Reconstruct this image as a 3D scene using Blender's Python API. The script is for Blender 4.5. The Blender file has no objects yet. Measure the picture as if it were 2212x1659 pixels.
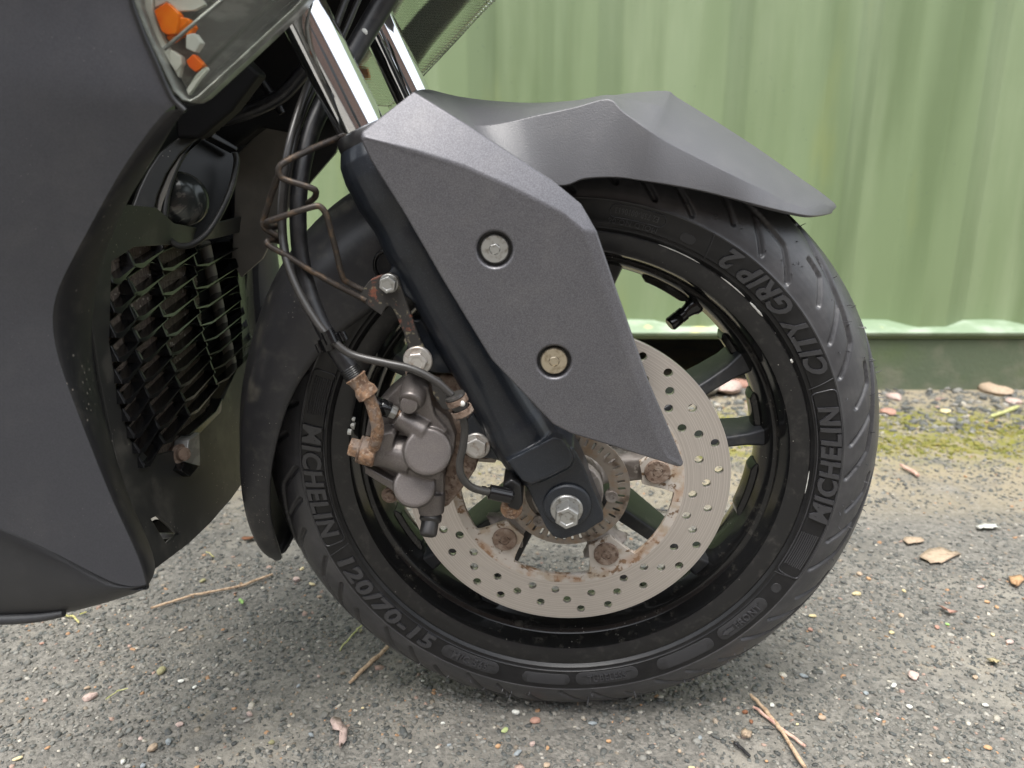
import bpy, bmesh, math, random
import numpy as np
from mathutils import Vector, Matrix

random.seed(7); RNG = np.random.default_rng(7)
scene = bpy.context.scene
COL = scene.collection

# ------------------------------------------------------------------ camera, sky, sun, exposure
F_PX, PITCH, CAM_H = 1564.0, math.radians(14.88), 0.501
cam_data = bpy.data.cameras.new('camera')
cam_data.sensor_width = 36.0
cam_data.lens = F_PX / 2212.0 * 36.0
cam_data.clip_start = 0.02
cam_data.clip_end = 500.0
cam_data.dof.use_dof = True
cam_data.dof.focus_distance = 0.60
cam_data.dof.aperture_fstop = 7.5
camera = bpy.data.objects.new('camera', cam_data)
camera.location = (0, 0, CAM_H)
camera.rotation_euler = (math.pi / 2 - PITCH, 0, 0)
COL.objects.link(camera)
scene.camera = camera

world = bpy.data.worlds.new('World')
scene.world = world
world.use_nodes = True
wn, wl = world.node_tree.nodes, world.node_tree.links
wn.clear()
w_out = wn.new('ShaderNodeOutputWorld')
w_bg = wn.new('ShaderNodeBackground')
w_sky = wn.new('ShaderNodeTexSky')
w_sky.sky_type = 'NISHITA'
w_sky.sun_disc = False
w_sky.sun_elevation = math.radians(70)
w_sky.sun_rotation = math.radians(200)
w_sky.air_density = 1.6
w_sky.dust_density = 3.0
w_sky.ozone_density = 0.6
w_hs = wn.new('ShaderNodeHueSaturation')
w_hs.inputs['Saturation'].default_value = 0.30
w_bg.inputs['Strength'].default_value = 0.14
wl.new(w_sky.outputs[0], w_hs.inputs['Color'])
wl.new(w_hs.outputs[0], w_bg.inputs['Color'])
wl.new(w_bg.outputs[0], w_out.inputs['Surface'])

sun_data = bpy.data.lights.new('sun', 'SUN')
sun_data.energy = 1.5
sun_data.angle = math.radians(32)
sun_data.color = (1.0, 0.975, 0.94)
sun = bpy.data.objects.new('sun', sun_data)
SUN_EL, SUN_AZ = math.radians(70), math.radians(200)   # azimuth clockwise from +Y
sdir = Vector((math.sin(SUN_AZ) * math.cos(SUN_EL), math.cos(SUN_AZ) * math.cos(SUN_EL), math.sin(SUN_EL)))
sun.rotation_euler = sdir.to_track_quat('Z', 'Y').to_euler()
sun.location = (0, -1, 4)
COL.objects.link(sun)

vs = scene.view_settings
vs.view_transform = 'Standard'; vs.look = 'None'; vs.gamma = 1.0
vs.exposure = 1.52
vs.use_curve_mapping = False
scene.render.resolution_x, scene.render.resolution_y = 1024, 768

# ------------------------------------------------------------------ from photograph pixels to places
CAM_O = np.array([0, 0, CAM_H])
FW = np.array([0, math.cos(PITCH), -math.sin(PITCH)])
UP = np.array([0, math.sin(PITCH), math.cos(PITCH)])
RT = np.array([1.0, 0, 0])
R0 = 0.2745                                   # outer radius of a 120/70-15 tyre
YAW, LEAN = math.radians(2.8), math.radians(-4.78)
WC = np.array([0.0488, 0.6288, R0 * math.cos(LEAN)])          # wheel centre
NV = np.array([-math.sin(YAW) * math.cos(LEAN), -math.cos(YAW) * math.cos(LEAN), math.sin(LEAN)])  # axle, towards camera
UV = np.cross(NV, [0, 0, 1.0]); UV /= np.linalg.norm(UV)
if UV[0] < 0: UV = -UV
VV = np.cross(UV, NV)
if VV[2] < 0: VV = -VV

def ray(x, y): return (x - 1106) / F_PX * RT - (y - 829.5) / F_PX * UP + FW
def W(x, y, t):
    "pixel -> point on the plane parallel to the wheel, t metres towards the camera from its middle"
    d = ray(x, y); q = WC + NV * t
    return CAM_O + d * (((q - CAM_O) @ NV) / (d @ NV))
def PXp(x, y, X0):
    d = ray(x, y); return CAM_O + d * (X0 / d[0])
def PY(x, y, Y0):
    d = ray(x, y); return CAM_O + d * (Y0 / d[1])
def G(x, y, z=0.0):
    d = ray(x, y); return CAM_O + d * ((z - CAM_H) / d[2])
def L(u, v, t): return WC + UV * u + VV * v + NV * t       # wheel frame -> world
def LP(r, deg, t):
    a = math.radians(deg); return L(r * math.cos(a), r * math.sin(a), t)
def uv_of(P):
    d = P - WC; return d @ UV, d @ VV, d @ NV

# ------------------------------------------------------------------ materials
def lin(c):
    return tuple(((x / 255) / 12.92 if x / 255 <= 0.04045 else ((x / 255 + 0.055) / 1.055) ** 2.4) for x in c)

class Mat:
    def __init__(s, name, col=(0.5, 0.5, 0.5), rough=0.5, metal=0.0, spec=0.5):
        s.m = bpy.data.materials.new(name); s.m.use_nodes = True
        s.n, s.l = s.m.node_tree.nodes, s.m.node_tree.links
        s.b = s.n['Principled BSDF']
        s.b.inputs['Base Color'].default_value = (*col, 1)
        s.b.inputs['Roughness'].default_value = rough
        s.b.inputs['Metallic'].default_value = metal
        s.b.inputs['Specular IOR Level'].default_value = spec
        s.tc = s.n.new('ShaderNodeTexCoord').outputs['Object']
        s.color = None; s.base = col; s.bumpout = None
    def noise(s, scale, detail=4, rough=0.55, dist=0.0, vec=None, stretch=None):
        t = s.n.new('ShaderNodeTexNoise')
        t.inputs['Scale'].default_value = scale; t.inputs['Detail'].default_value = detail
        t.inputs['Roughness'].default_value = rough; t.inputs['Distortion'].default_value = dist
        v = vec or s.tc
        if stretch:
            mp = s.n.new('ShaderNodeMapping'); mp.inputs['Scale'].default_value = stretch
            s.l.new(v, mp.inputs['Vector']); v = mp.outputs[0]
        s.l.new(v, t.inputs['Vector'])
        return t.outputs['Fac']
    def voro(s, scale, feature='F1', out='Distance', rand=1.0):
        t = s.n.new('ShaderNodeTexVoronoi'); t.feature = feature
        t.inputs['Scale'].default_value = scale; t.inputs['Randomness'].default_value = rand
        s.l.new(s.tc, t.inputs['Vector'])
        return t.outputs[out]
    def ramp(s, fac, lo, hi, smooth=True):
        r = s.n.new('ShaderNodeMapRange'); r.interpolation_type = 'SMOOTHSTEP' if smooth else 'LINEAR'
        r.inputs['From Min'].default_value = lo; r.inputs['From Max'].default_value = hi
        s.l.new(fac, r.inputs['Value']); return r.outputs[0]
    def math(s, op, a, b):
        m = s.n.new('ShaderNodeMath'); m.operation = op
        for i, x in enumerate((a, b)):
            if isinstance(x, (int, float)): m.inputs[i].default_value = x
            else: s.l.new(x, m.inputs[i])
        return m.outputs[0]
    def mix(s, fac, col2):
        m = s.n.new('ShaderNodeMix'); m.data_type = 'RGBA'
        if isinstance(fac, (int, float)): m.inputs['Factor'].default_value = fac
        else: s.l.new(fac, m.inputs['Factor'])
        if s.color is None: m.inputs['A'].default_value = (*s.base, 1)
        else: s.l.new(s.color, m.inputs['A'])
        if isinstance(col2, tuple): m.inputs['B'].default_value = (*col2, 1)
        else: s.l.new(col2, m.inputs['B'])
        s.color = m.outputs['Result']; s.l.new(s.color, s.b.inputs['Base Color']); return s
    def var(s, col2, scale, lo=0.4, hi=0.65, **k): return s.mix(s.ramp(s.noise(scale, **k), lo, hi), col2)
    def roughmix(s, fac, a, b):
        r = s.n.new('ShaderNodeMapRange'); r.inputs['To Min'].default_value = a; r.inputs['To Max'].default_value = b
        s.l.new(fac, r.inputs['Value']); s.l.new(r.outputs[0], s.b.inputs['Roughness']); return s
    def metalmix(s, fac, a, b):
        r = s.n.new('ShaderNodeMapRange'); r.inputs['To Min'].default_value = a; r.inputs['To Max'].default_value = b
        s.l.new(fac, r.inputs['Value']); s.l.new(r.outputs[0], s.b.inputs['Metallic']); return s
    def bump(s, height, strength=0.3, dist=0.001):
        b = s.n.new('ShaderNodeBump'); b.inputs['Strength'].default_value = strength; b.inputs['Distance'].default_value = dist
        s.l.new(height, b.inputs['Height'])
        if s.bumpout: s.l.new(s.bumpout, b.inputs['Normal'])
        s.bumpout = b.outputs[0]; s.l.new(s.bumpout, s.b.inputs['Normal']); return s
    def dust(s, col=(0.20, 0.19, 0.17), amount=0.25, scale=90):
        return s.mix(s.math('MULTIPLY', s.ramp(s.noise(scale, 6, 0.65), 0.45, 0.8), amount), col)
    def specks(s, col, scale, thr, amount=1.0):
        v = s.voro(scale); n = s.noise(scale * 0.13, 3)
        f = s.math('MULTIPLY', s.ramp(v, thr, thr * 0.6), s.ramp(n, 0.52, 0.62))
        return s.mix(s.math('MULTIPLY', f, amount), col)

M = {}
m = Mat('fairing_paint', (0.029, 0.030, 0.0355), 0.42); m.var((0.036, 0.037, 0.043), 900, 0.35, 0.65)
m.bump(m.noise(1400, 2), 0.16, 0.0003); m.specks((0.16, 0.15, 0.14), 300, 0.10, 0.6); m.dust(amount=0.06, scale=30); M['fairing'] = m.m
m = Mat('fairing_edge_shade', (0.013, 0.013, 0.0145), 0.46); m.bump(m.noise(1200, 2), 0.15, 0.0003)  # darker copy of the fairing paint: shade of the rolled edge put into colour
m.specks((0.25, 0.22, 0.19), 200, 0.2, 0.8); m.dust((0.12, 0.11, 0.09), 0.25, 60); M['edge'] = m.m
m = Mat('belly_plastic', (0.020, 0.0205, 0.0225), 0.50); m.bump(m.noise(800, 3), 0.30, 0.0005); m.dust((0.08, 0.078, 0.075), 0.10, 60); M['belly'] = m.m
m = Mat('fork_cover_paint', (0.092, 0.091, 0.099), 0.40, 0.5); m.var((0.135, 0.133, 0.144), 1500, 0.40, 0.62, detail=1)
m.bump(m.noise(1600, 1), 0.10, 0.0003); m.dust((0.24, 0.23, 0.22), 0.14, 28); m.roughmix(m.noise(18, 5, 0.6), 0.34, 0.50); M['cover'] = m.m
m = Mat('mudguard_plastic', (0.080, 0.080, 0.086), 0.42, spec=0.55); nz = m.noise(1000, 2, 0.6, 0.4); m.bump(nz, 0.35, 0.0006)
m.dust((0.17, 0.165, 0.16), 0.16, 45); M['mudguard'] = m.m
m = Mat('hugger_plastic', (0.020, 0.020, 0.022), 0.40); m.bump(m.noise(1100, 2), 0.22, 0.0004)
m.var((0.055, 0.052, 0.044), 35, 0.58, 0.75); m.dust((0.12, 0.115, 0.10), 0.25, 70); m.specks((0.3, 0.28, 0.24), 300, 0.13); M['hugger'] = m.m
m = Mat('tyre_rubber', (0.031, 0.031, 0.034), 0.40, spec=0.65); m.var((0.046, 0.045, 0.048), 60, 0.4, 0.75); m.bump(m.noise(1500, 3), 0.28, 0.0004)
m.dust((0.105, 0.102, 0.098), 0.26, 45); M['rubber'] = m.m
m = Mat('sidewall_rubber', (0.0060, 0.0060, 0.0068), 0.36, spec=0.40); m.var((0.011, 0.011, 0.012), 70, 0.4, 0.75)
m.bump(m.noise(1800, 2), 0.18, 0.0003); m.dust((0.05, 0.048, 0.046), 0.14, 50); M['sidewall'] = m.m
m = Mat('letter_rubber', (0.030, 0.030, 0.033), 0.30, spec=0.65); m.bump(m.noise(2200, 1, stretch=(1, 1, 0.2)), 0.3, 0.0004); M['letter'] = m.m
m = Mat('pad_rubber', (0.020, 0.020, 0.0215), 0.5); m.bump(m.noise(2000, 2), 0.3, 0.0003); M['pad'] = m.m
m = Mat('rim_black', (0.0075, 0.0075, 0.0078), 0.22); fd = m.ramp(m.noise(80, 7, 0.7), 0.52, 0.78)
m.mix(m.math('MULTIPLY', fd, 0.32), (0.13, 0.12, 0.10)); m.roughmix(m.noise(50, 5), 0.07, 0.22)
m.specks((0.35, 0.33, 0.29), 200, 0.10, 0.7); M['rim'] = m.m
m = Mat('rim_lip_black', (0.009, 0.009, 0.0095), 0.34); m.mix(m.math('MULTIPLY', m.ramp(m.noise(110, 7, 0.7), 0.5, 0.8), 0.3), (0.12, 0.11, 0.10))
m.specks((0.40, 0.38, 0.35), 150, 0.09, 0.7); m.bump(m.noise(900, 2), 0.1, 0.0003); M['rimlip'] = m.m
m = Mat('spoke_grey', (0.020, 0.0215, 0.025), 0.36); m.bump(m.noise(700, 3), 0.15, 0.0004); m.dust((0.14, 0.13, 0.11), 0.3, 70); M['spoke'] = m.m
m = Mat('spoke_dirty', (0.016, 0.017, 0.018), 0.45); m.dust((0.12, 0.12, 0.09), 0.45, 60); M['spokeback'] = m.m
m = Mat('chrome', (0.82, 0.83, 0.85), 0.045, 1.0); m.roughmix(m.noise(400, 3), 0.03, 0.08); M['chrome'] = m.m
m = Mat('fork_black', (0.012, 0.0150, 0.0205), 0.31); m.var((0.035, 0.038, 0.045), 1500, 0.55, 0.75, detail=1)
m.bump(m.noise(1300, 2), 0.14, 0.0003); m.dust((0.09, 0.09, 0.085), 0.10, 60); M['fork'] = m.m
m = Mat('black_plastic', (0.006, 0.006, 0.0065), 0.36); m.dust((0.05, 0.047, 0.042), 0.12, 80); M['black'] = m.m
m = Mat('shade_black', (0.006, 0.006, 0.0065), 0.6, spec=0.25); M['deep'] = m.m  # black without sheen, standing for the shade of enclosed gaps
m = Mat('black_gloss', (0.006, 0.006, 0.0065), 0.14); M['gloss'] = m.m
m = Mat('dusty_inner_plastic', (0.026, 0.026, 0.0245), 0.42); m.var((0.095, 0.089, 0.077), 22, 0.48, 0.76); m.var((0.016, 0.016, 0.016), 55, 0.6, 0.75)
m.specks((0.35, 0.32, 0.27), 250, 0.14); M['inner'] = m.m
m = Mat('grille_plastic', (0.009, 0.009, 0.0098), 0.20, spec=0.8); M['grille'] = m.m
m = Mat('radiator_fins', (0.15, 0.12, 0.097), 0.9); wv = m.noise(60, 3, stretch=(1, 14, 1)); m.mix(m.ramp(wv, 0.45, 0.6), (0.26, 0.215, 0.175))
m.specks((0.60, 0.56, 0.48), 150, 0.30); m.bump(m.noise(500, 3), 0.8, 0.002); M['radiator'] = m.m
# brake disc: bright swept ring, corroded carrier further in (radius measured in the disc's own frame)
m = Mat('disc_steel', (0.53, 0.485, 0.45), 0.30, 0.9)
sx = m.n.new('ShaderNodeVectorMath'); sx.operation = 'LENGTH'
mp = m.n.new('ShaderNodeMapping'); mp.inputs['Scale'].default_value = (1, 1, 0); m.l.new(m.tc, mp.inputs['Vector']); m.l.new(mp.outputs[0], sx.inputs[0])
rad = sx.outputs['Value']
gv = m.n.new('ShaderNodeTexNoise'); gv.noise_dimensions = '1D'; gv.inputs['Scale'].default_value = 1400; gv.inputs['Detail'].default_value = 4
m.l.new(rad, gv.inputs['W']); m.mix(m.ramp(gv.outputs['Fac'], 0.35, 0.7), (0.69, 0.645, 0.61)); m.bump(gv.outputs['Fac'], 0.25, 0.0004)
inner = m.ramp(m.math('ADD', rad, m.math('MULTIPLY', m.math('SUBTRACT', m.noise(180, 4), 0.5), 0.0012)), 0.0968, 0.0958)
mixc = m.color
m.color = None; m.base = (0.45, 0.41, 0.365); m.var((0.36, 0.295, 0.225), 60, 0.46, 0.62); m.var((0.13, 0.08, 0.045), 150, 0.55, 0.64)
edge = m.math('MULTIPLY', m.ramp(rad, 0.082, 0.0935), m.ramp(m.noise(38, 5), 0.50, 0.62)); m.mix(m.math('MULTIPLY', edge, 0.65), (0.32, 0.19, 0.11))
cc = m.color; m.color = mixc; m.mix(inner, cc); m.metalmix(inner, 0.85, 0.08); m.roughmix(inner, 0.32, 0.75); M['disc'] = m.m
m = Mat('hub_dirty_alloy', (0.26, 0.235, 0.215), 0.62, 0.25); m.var((0.13, 0.11, 0.095), 55, 0.42, 0.65); m.var((0.40, 0.37, 0.34), 120, 0.6, 0.72); m.bump(m.noise(500, 4), 0.3, 0.0006); M['hub'] = m.m
m = Mat('rusty_steel', (0.165, 0.115, 0.085), 0.75, 0.15); m.var((0.25, 0.195, 0.155), 130, 0.45, 0.65); m.var((0.09, 0.055, 0.038), 240, 0.5, 0.65); m.bump(m.noise(600, 4), 0.5, 0.0007); M['rust'] = m.m
m = Mat('orange_rust', (0.255, 0.150, 0.085), 0.8); m.var((0.125, 0.072, 0.045), 220, 0.40, 0.60); m.var((0.33, 0.25, 0.185), 420, 0.5, 0.68); m.var((0.20, 0.155, 0.125), 70, 0.52, 0.66); m.bump(m.noise(700, 5), 0.7, 0.0009); M['orust'] = m.m
m = Mat('abs_ring_steel', (0.24, 0.21, 0.18), 0.5, 0.5); m.var((0.24, 0.175, 0.12), 90, 0.45, 0.65); m.var((0.085, 0.06, 0.045), 60, 0.5, 0.7); M['abs'] = m.m
m = Mat('bracket_rusty_paint', (0.025, 0.023, 0.021), 0.6); m.mix(m.ramp(m.noise(75, 6, 0.65), 0.56, 0.64), (0.16, 0.055, 0.032)); m.mix(m.ramp(m.noise(210, 4), 0.58, 0.68), (0.15, 0.13, 0.085)); m.bump(m.noise(500, 4), 0.35, 0.0006); M['bracket'] = m.m
m = Mat('wire_guide_steel', (0.055, 0.046, 0.040), 0.48, 0.5); m.var((0.13, 0.09, 0.06), 140, 0.5, 0.68); M['wire'] = m.m
m = Mat('caliper_brown', (0.130, 0.116, 0.110), 0.34, 0.5); m.var((0.160, 0.144, 0.136), 1300, 0.45, 0.6, detail=1); m.dust((0.22, 0.19, 0.16), 0.22, 90); m.bump(m.noise(1200, 2), 0.18, 0.0004); M['caliper'] = m.m
m = Mat('caliper_shaft', (0.050, 0.048, 0.047), 0.35, 0.5); M['pin'] = m.m
m = Mat('zinc_bolt', (0.40, 0.40, 0.385), 0.36, 0.8); m.var((0.22, 0.205, 0.18), 240, 0.48, 0.7); m.bump(m.noise(700, 3), 0.2, 0.0004); M['zinc'] = m.m
m = Mat('brassy_bolt', (0.46, 0.40, 0.30), 0.36, 0.8); m.var((0.28, 0.23, 0.16), 240, 0.48, 0.7); M['brass'] = m.m
m = Mat('bolt_alloy', (0.50, 0.48, 0.45), 0.42, 0.65); m.var((0.30, 0.23, 0.18), 160, 0.5, 0.7); m.bump(m.noise(600, 3), 0.3, 0.0005); M['alloybolt'] = m.m
m = Mat('cable_rubber', (0.034, 0.032, 0.030), 0.32); m.dust((0.12, 0.11, 0.10), 0.15, 150); M['cable'] = m.m
m = Mat('hose_rubber', (0.014, 0.014, 0.0155), 0.36); m.dust((0.13, 0.12, 0.11), 0.25, 120); M['hose'] = m.m
m = Mat('white_paint_dot', (0.62, 0.62, 0.58), 0.5); M['white'] = m.m
def lens_mat(name, gloss, col, rough, tint):
    m = Mat(name, col, rough); o = m.n['Material Output']
    tr_ = m.n.new('ShaderNodeBsdfTransparent'); tr_.inputs['Color'].default_value = (*tint, 1)
    mx = m.n.new('ShaderNodeMixShader'); mx.inputs[0].default_value = gloss
    m.l.new(tr_.outputs[0], mx.inputs[1]); m.l.new(m.b.outputs[0], mx.inputs[2]); m.l.new(mx.outputs[0], o.inputs['Surface']); M[name] = m.m; return m
lg = lens_mat('glass', 0.09, (0.02, 0.02, 0.02), 0.05, (0.95, 0.96, 0.94))
m = Mat('ribbed_glass', (0.90, 0.94, 0.86), 0.06); m.b.inputs['Transmission Weight'].default_value = 0.9; m.b.inputs['IOR'].default_value = 1.38; M['ribbed_glass'] = m.m
m = Mat('amber_lens', (1.0, 0.23, 0.008), 0.25); m.var((0.90, 0.13, 0.006), 60); M['amber'] = m.m
m = Mat('silver_reflector', (0.80, 0.79, 0.72), 0.30, 0.1); M['silver'] = m.m
m = Mat('smoked_reflector', (0.21, 0.208, 0.20), 0.34, 0.4); m.var((0.32, 0.318, 0.305), 60, 0.45, 0.62, stretch=(0.35, 1, 1.6)); M['smoke'] = m.m
m = Mat('pale_plastic', (0.46, 0.46, 0.42), 0.35); m.var((0.30, 0.30, 0.275), 120, 0.45, 0.6); M['pale'] = m.m
m = Mat('far_panel', (0.21, 0.195, 0.172), 0.6); m.var((0.25, 0.23, 0.20), 30); M['farpanel'] = m.m
m = Mat('horn_glass', (0.05, 0.055, 0.052), 0.18, 0.5); m.var((0.14, 0.135, 0.12), 50, 0.52, 0.6, dist=1.5); M['horn'] = m.m
# container
m = Mat('container_paint', (0.170, 0.226, 0.116), 0.5)
m.mix(m.ramp(m.noise(5, 5, 0.6, stretch=(1, 1, 0.16)), 0.38, 0.68), (0.228, 0.284, 0.165))
m.mix(m.math('MULTIPLY', m.ramp(m.noise(9, 4, 0.5, stretch=(1, 1, 0.10)), 0.46, 0.72), 0.75), (0.110, 0.155, 0.070))
m.mix(m.math('MULTIPLY', m.ramp(m.noise(3.1, 4, 0.6, stretch=(1, 1, 0.22)), 0.56, 0.70), 0.55), (0.235, 0.255, 0.07))
m.specks((0.09, 0.12, 0.08), 60, 0.10); m.bump(m.noise(40, 4), 0.2, 0.002); M['container'] = m.m
m = Mat('container_rail', (0.185, 0.25, 0.16), 0.55); m.var((0.28, 0.345, 0.255), 9, 0.45, 0.65, stretch=(1, 1, 3)); m.var((0.55, 0.52, 0.22), 14, 0.6, 0.75); M['rail'] = m.m
m = Mat('container_flange', (0.13, 0.175, 0.085), 0.6); m.dust((0.16, 0.13, 0.09), 0.5, 20); M['flange'] = m.m
m = Mat('sill_block', (0.085, 0.108, 0.066), 0.85); m.var((0.135, 0.142, 0.098), 14, 0.42, 0.7); m.var((0.085, 0.115, 0.055), 6, 0.5, 0.7); m.bump(m.noise(120, 5), 0.5, 0.004); M['sill'] = m.m
# ground
m = Mat('tarmac', (0.150, 0.142, 0.126), 0.92, spec=0.25)
m.var((0.205, 0.193, 0.170), 55, 0.4, 0.65, detail=6); m.var((0.115, 0.110, 0.098), 160, 0.45, 0.62, detail=5)
m.mix(m.ramp(m.noise(6.5, 4, 0.6), 0.50, 0.68), (0.235, 0.218, 0.185))
m.mix(m.math('MULTIPLY', m.ramp(m.noise(3.2, 6, 0.65), 0.50, 0.66), 0.6), (0.085, 0.082, 0.074)); m.mix(m.math('MULTIPLY', m.ramp(m.noise(14, 6, 0.7), 0.58, 0.72), 0.6), (0.245, 0.215, 0.165))
sep = m.n.new('ShaderNodeSeparateXYZ'); m.l.new(m.tc, sep.inputs[0])
yy = m.math('ADD', sep.outputs['Y'], m.math('MULTIPLY', m.math('SUBTRACT', m.noise(4.0, 4), 0.5), 0.22))
paleband = m.math('MULTIPLY', m.ramp(yy, 1.0, 1.25), m.ramp(m.noise(9, 4), 0.28, 0.55)); m.mix(m.math('MULTIPLY', paleband, 0.75), (0.285, 0.240, 0.160))
moss = m.math('MULTIPLY', m.math('MULTIPLY', m.ramp(yy, 1.22, 1.42), m.ramp(yy, 1.70, 1.58)), m.ramp(m.noise(30, 6, 0.65), 0.38, 0.58)); m.mix(moss, (0.17, 0.165, 0.030))
m.bump(m.noise(330, 5), 0.9, 0.0022); m.bump(m.voro(230), 0.6, 0.0016); M['ground'] = m.m
m = Mat('stone_chips', (0.2, 0.2, 0.2), 0.80, spec=0.3)
at = m.n.new('ShaderNodeAttribute'); at.attribute_name = 'chip'; m.color = at.outputs['Color']
m.mix(m.math('MULTIPLY', m.ramp(m.noise(420, 4), 0.42, 0.7), 0.45), (0.15, 0.135, 0.11)); m.bump(m.noise(900, 3), 0.4, 0.0005); M['chips'] = m.m
m = Mat('moss_green', (0.125, 0.130, 0.022), 0.9); m.var((0.215, 0.185, 0.050), 60); m.bump(m.noise(300, 4), 0.8, 0.003); M['moss'] = m.m
m = Mat('dry_stem', (0.44, 0.32, 0.215), 0.8); m.var((0.27, 0.18, 0.11), 300, 0.45, 0.65); m.bump(m.noise(900, 3), 0.5, 0.0006); M['twig'] = m.m
m = Mat('pink_stem', (0.50, 0.34, 0.27), 0.8); m.var((0.36, 0.20, 0.16), 200, 0.45, 0.65); M['pinktwig'] = m.m
m = Mat('green_stem', (0.33, 0.35, 0.13), 0.75); m.var((0.42, 0.40, 0.20), 150); M['greentwig'] = m.m
m = Mat('straw', (0.46, 0.40, 0.20), 0.8); m.var((0.30, 0.30, 0.08), 200); M['straw'] = m.m
STONE = {}
def stone_mat(key, col):
    m = Mat('stone_' + key, col, 0.75, spec=0.3); m.var(tuple(c * 0.62 for c in col), 240, 0.45, 0.7); m.bump(m.noise(700, 4), 0.4, 0.0006); STONE[key] = m.m
for k, c in dict(pink=(0.44, 0.335, 0.295), orange=(0.43, 0.265, 0.145), tan=(0.37, 0.285, 0.205), white=(0.60, 0.60, 0.55), cream=(0.58, 0.49, 0.29),
                 bluegrey=(0.24, 0.265, 0.275), grey=(0.27, 0.26, 0.235), yellow=(0.50, 0.42, 0.24), olive=(0.26, 0.245, 0.135), palegreen=(0.38, 0.44, 0.20),
                 brown=(0.19, 0.085, 0.045), red=(0.36, 0.21, 0.16), black=(0.03, 0.032, 0.036), green=(0.28, 0.46, 0.15)).items(): stone_mat(k, c)

# ------------------------------------------------------------------ mesh helpers
def sharp_angle(me, deg):
    me.shade_smooth()
    try: me.set_sharp_from_angle(angle=math.radians(deg))
    except Exception: pass

def setparent(o, parent):
    if parent is None: return
    o.parent = parent
    if parent.type == 'EMPTY': o.matrix_parent_inverse = Matrix.Translation(-Vector(parent.location))

def link(name, me, mat, parent=None, sharp=35, bevel=None, solid=None, subsurf=None, kind=None, label=None):
    o = bpy.data.objects.new(name, me)
    if mat is not None and len(me.materials) == 0: me.materials.append(mat)
    if sharp is not None: sharp_angle(me, sharp)
    COL.objects.link(o); setparent(o, parent)
    if subsurf:
        md = o.modifiers.new('sub', 'SUBSURF'); md.levels = md.render_levels = subsurf
    if solid:
        md = o.modifiers.new('solid', 'SOLIDIFY'); md.thickness = solid; md.offset = -1
    if bevel:
        md = o.modifiers.new('bevel', 'BEVEL'); md.width = bevel; md.segments = 3; md.limit_method = 'ANGLE'; md.angle_limit = math.radians(28)
        md.harden_normals = False
    if kind: o['kind'] = kind
    if label: o['label'] = label
    return o

def mesh(verts, faces, name='m'):
    me = bpy.data.meshes.new(name)
    me.from_pydata([tuple(map(float, v)) for v in verts], [], [list(map(int, f)) for f in faces]); me.update()
    bm = bmesh.new(); bm.from_mesh(me); bmesh.ops.recalc_face_normals(bm, faces=bm.faces); bm.to_mesh(me); bm.free()
    return me

def thing(name, label, cat, loc, group=None):
    o = bpy.data.objects.new(name, None); o.location = tuple(loc); o.empty_display_size = 0.05; COL.objects.link(o)
    o['label'] = label; o['category'] = cat
    if group: o['group'] = group
    return o
def tag(o, label, cat, group=None):
    o['label'] = label; o['category'] = cat
    if group: o['group'] = group
    return o

def prism(front, back):
    "closed solid between two loops of equal length"
    n = len(front); V = list(front) + list(back)
    Fc = [list(range(n)), list(range(2 * n - 1, n - 1, -1))] + [[i, i + n, (i + 1) % n + n, (i + 1) % n] for i in range(n)]
    return V, Fc
def prism_px(pts, t0, t1):
    return prism([W(x, y, t0) for x, y in pts], [W(x, y, t0) - NV * (t0 - t1) for x, y in pts])

def catmull(P, n):
    P = [np.array(p, float) for p in P]; out = []
    Q = [2 * P[0] - P[1]] + P + [2 * P[-1] - P[-2]]
    for i in range(1, len(Q) - 2):
        for k in range(n):
            s = k / n; a, b, c, d = Q[i - 1], Q[i], Q[i + 1], Q[i + 2]
            out.append(0.5 * ((2 * b) + (c - a) * s + (2 * a - 5 * b + 4 * c - d) * s * s + (3 * b - a - 3 * c + d) * s ** 3))
    out.append(P[-1]); return out

def frame_of(d, ref=None):
    d = d / np.linalg.norm(d)
    r = np.array([0, 0, 1.0]) if ref is None else ref
    if abs(d @ r) > 0.95: r = np.array([1.0, 0, 0])
    a = np.cross(d, r); a /= np.linalg.norm(a); b = np.cross(d, a); return a, b

def tube(P, rad, seg=12, smooth=6, caps=True):
    P = [np.array(p, float) for p in P]
    rr = rad if hasattr(rad, '__len__') else [rad] * len(P)
    if smooth:
        Q = catmull([np.append(p, r) for p, r in zip(P, rr)], smooth); P = [q[:3] for q in Q]; rr = [q[3] for q in Q]
    V, Fc = [], []; a = None
    for i, p in enumerate(P):
        d = P[min(i + 1, len(P) - 1)] - P[max(i - 1, 0)]; d /= (np.linalg.norm(d) + 1e-12)
        if a is None: a, b = frame_of(d)
        else:
            a = a - d * (a @ d); a /= np.linalg.norm(a); b = np.cross(d, a)
        for k in range(seg):
            w = 2 * math.pi * k / seg; V.append(p + (a * math.cos(w) + b * math.sin(w)) * rr[i])
    for i in range(len(P) - 1):
        for k in range(seg):
            Fc.append([i * seg + k, i * seg + (k + 1) % seg, (i + 1) * seg + (k + 1) % seg, (i + 1) * seg + k])
    if caps: Fc += [list(range(seg))[::-1], [len(V) - seg + k for k in range(seg)]]
    return V, Fc

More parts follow.
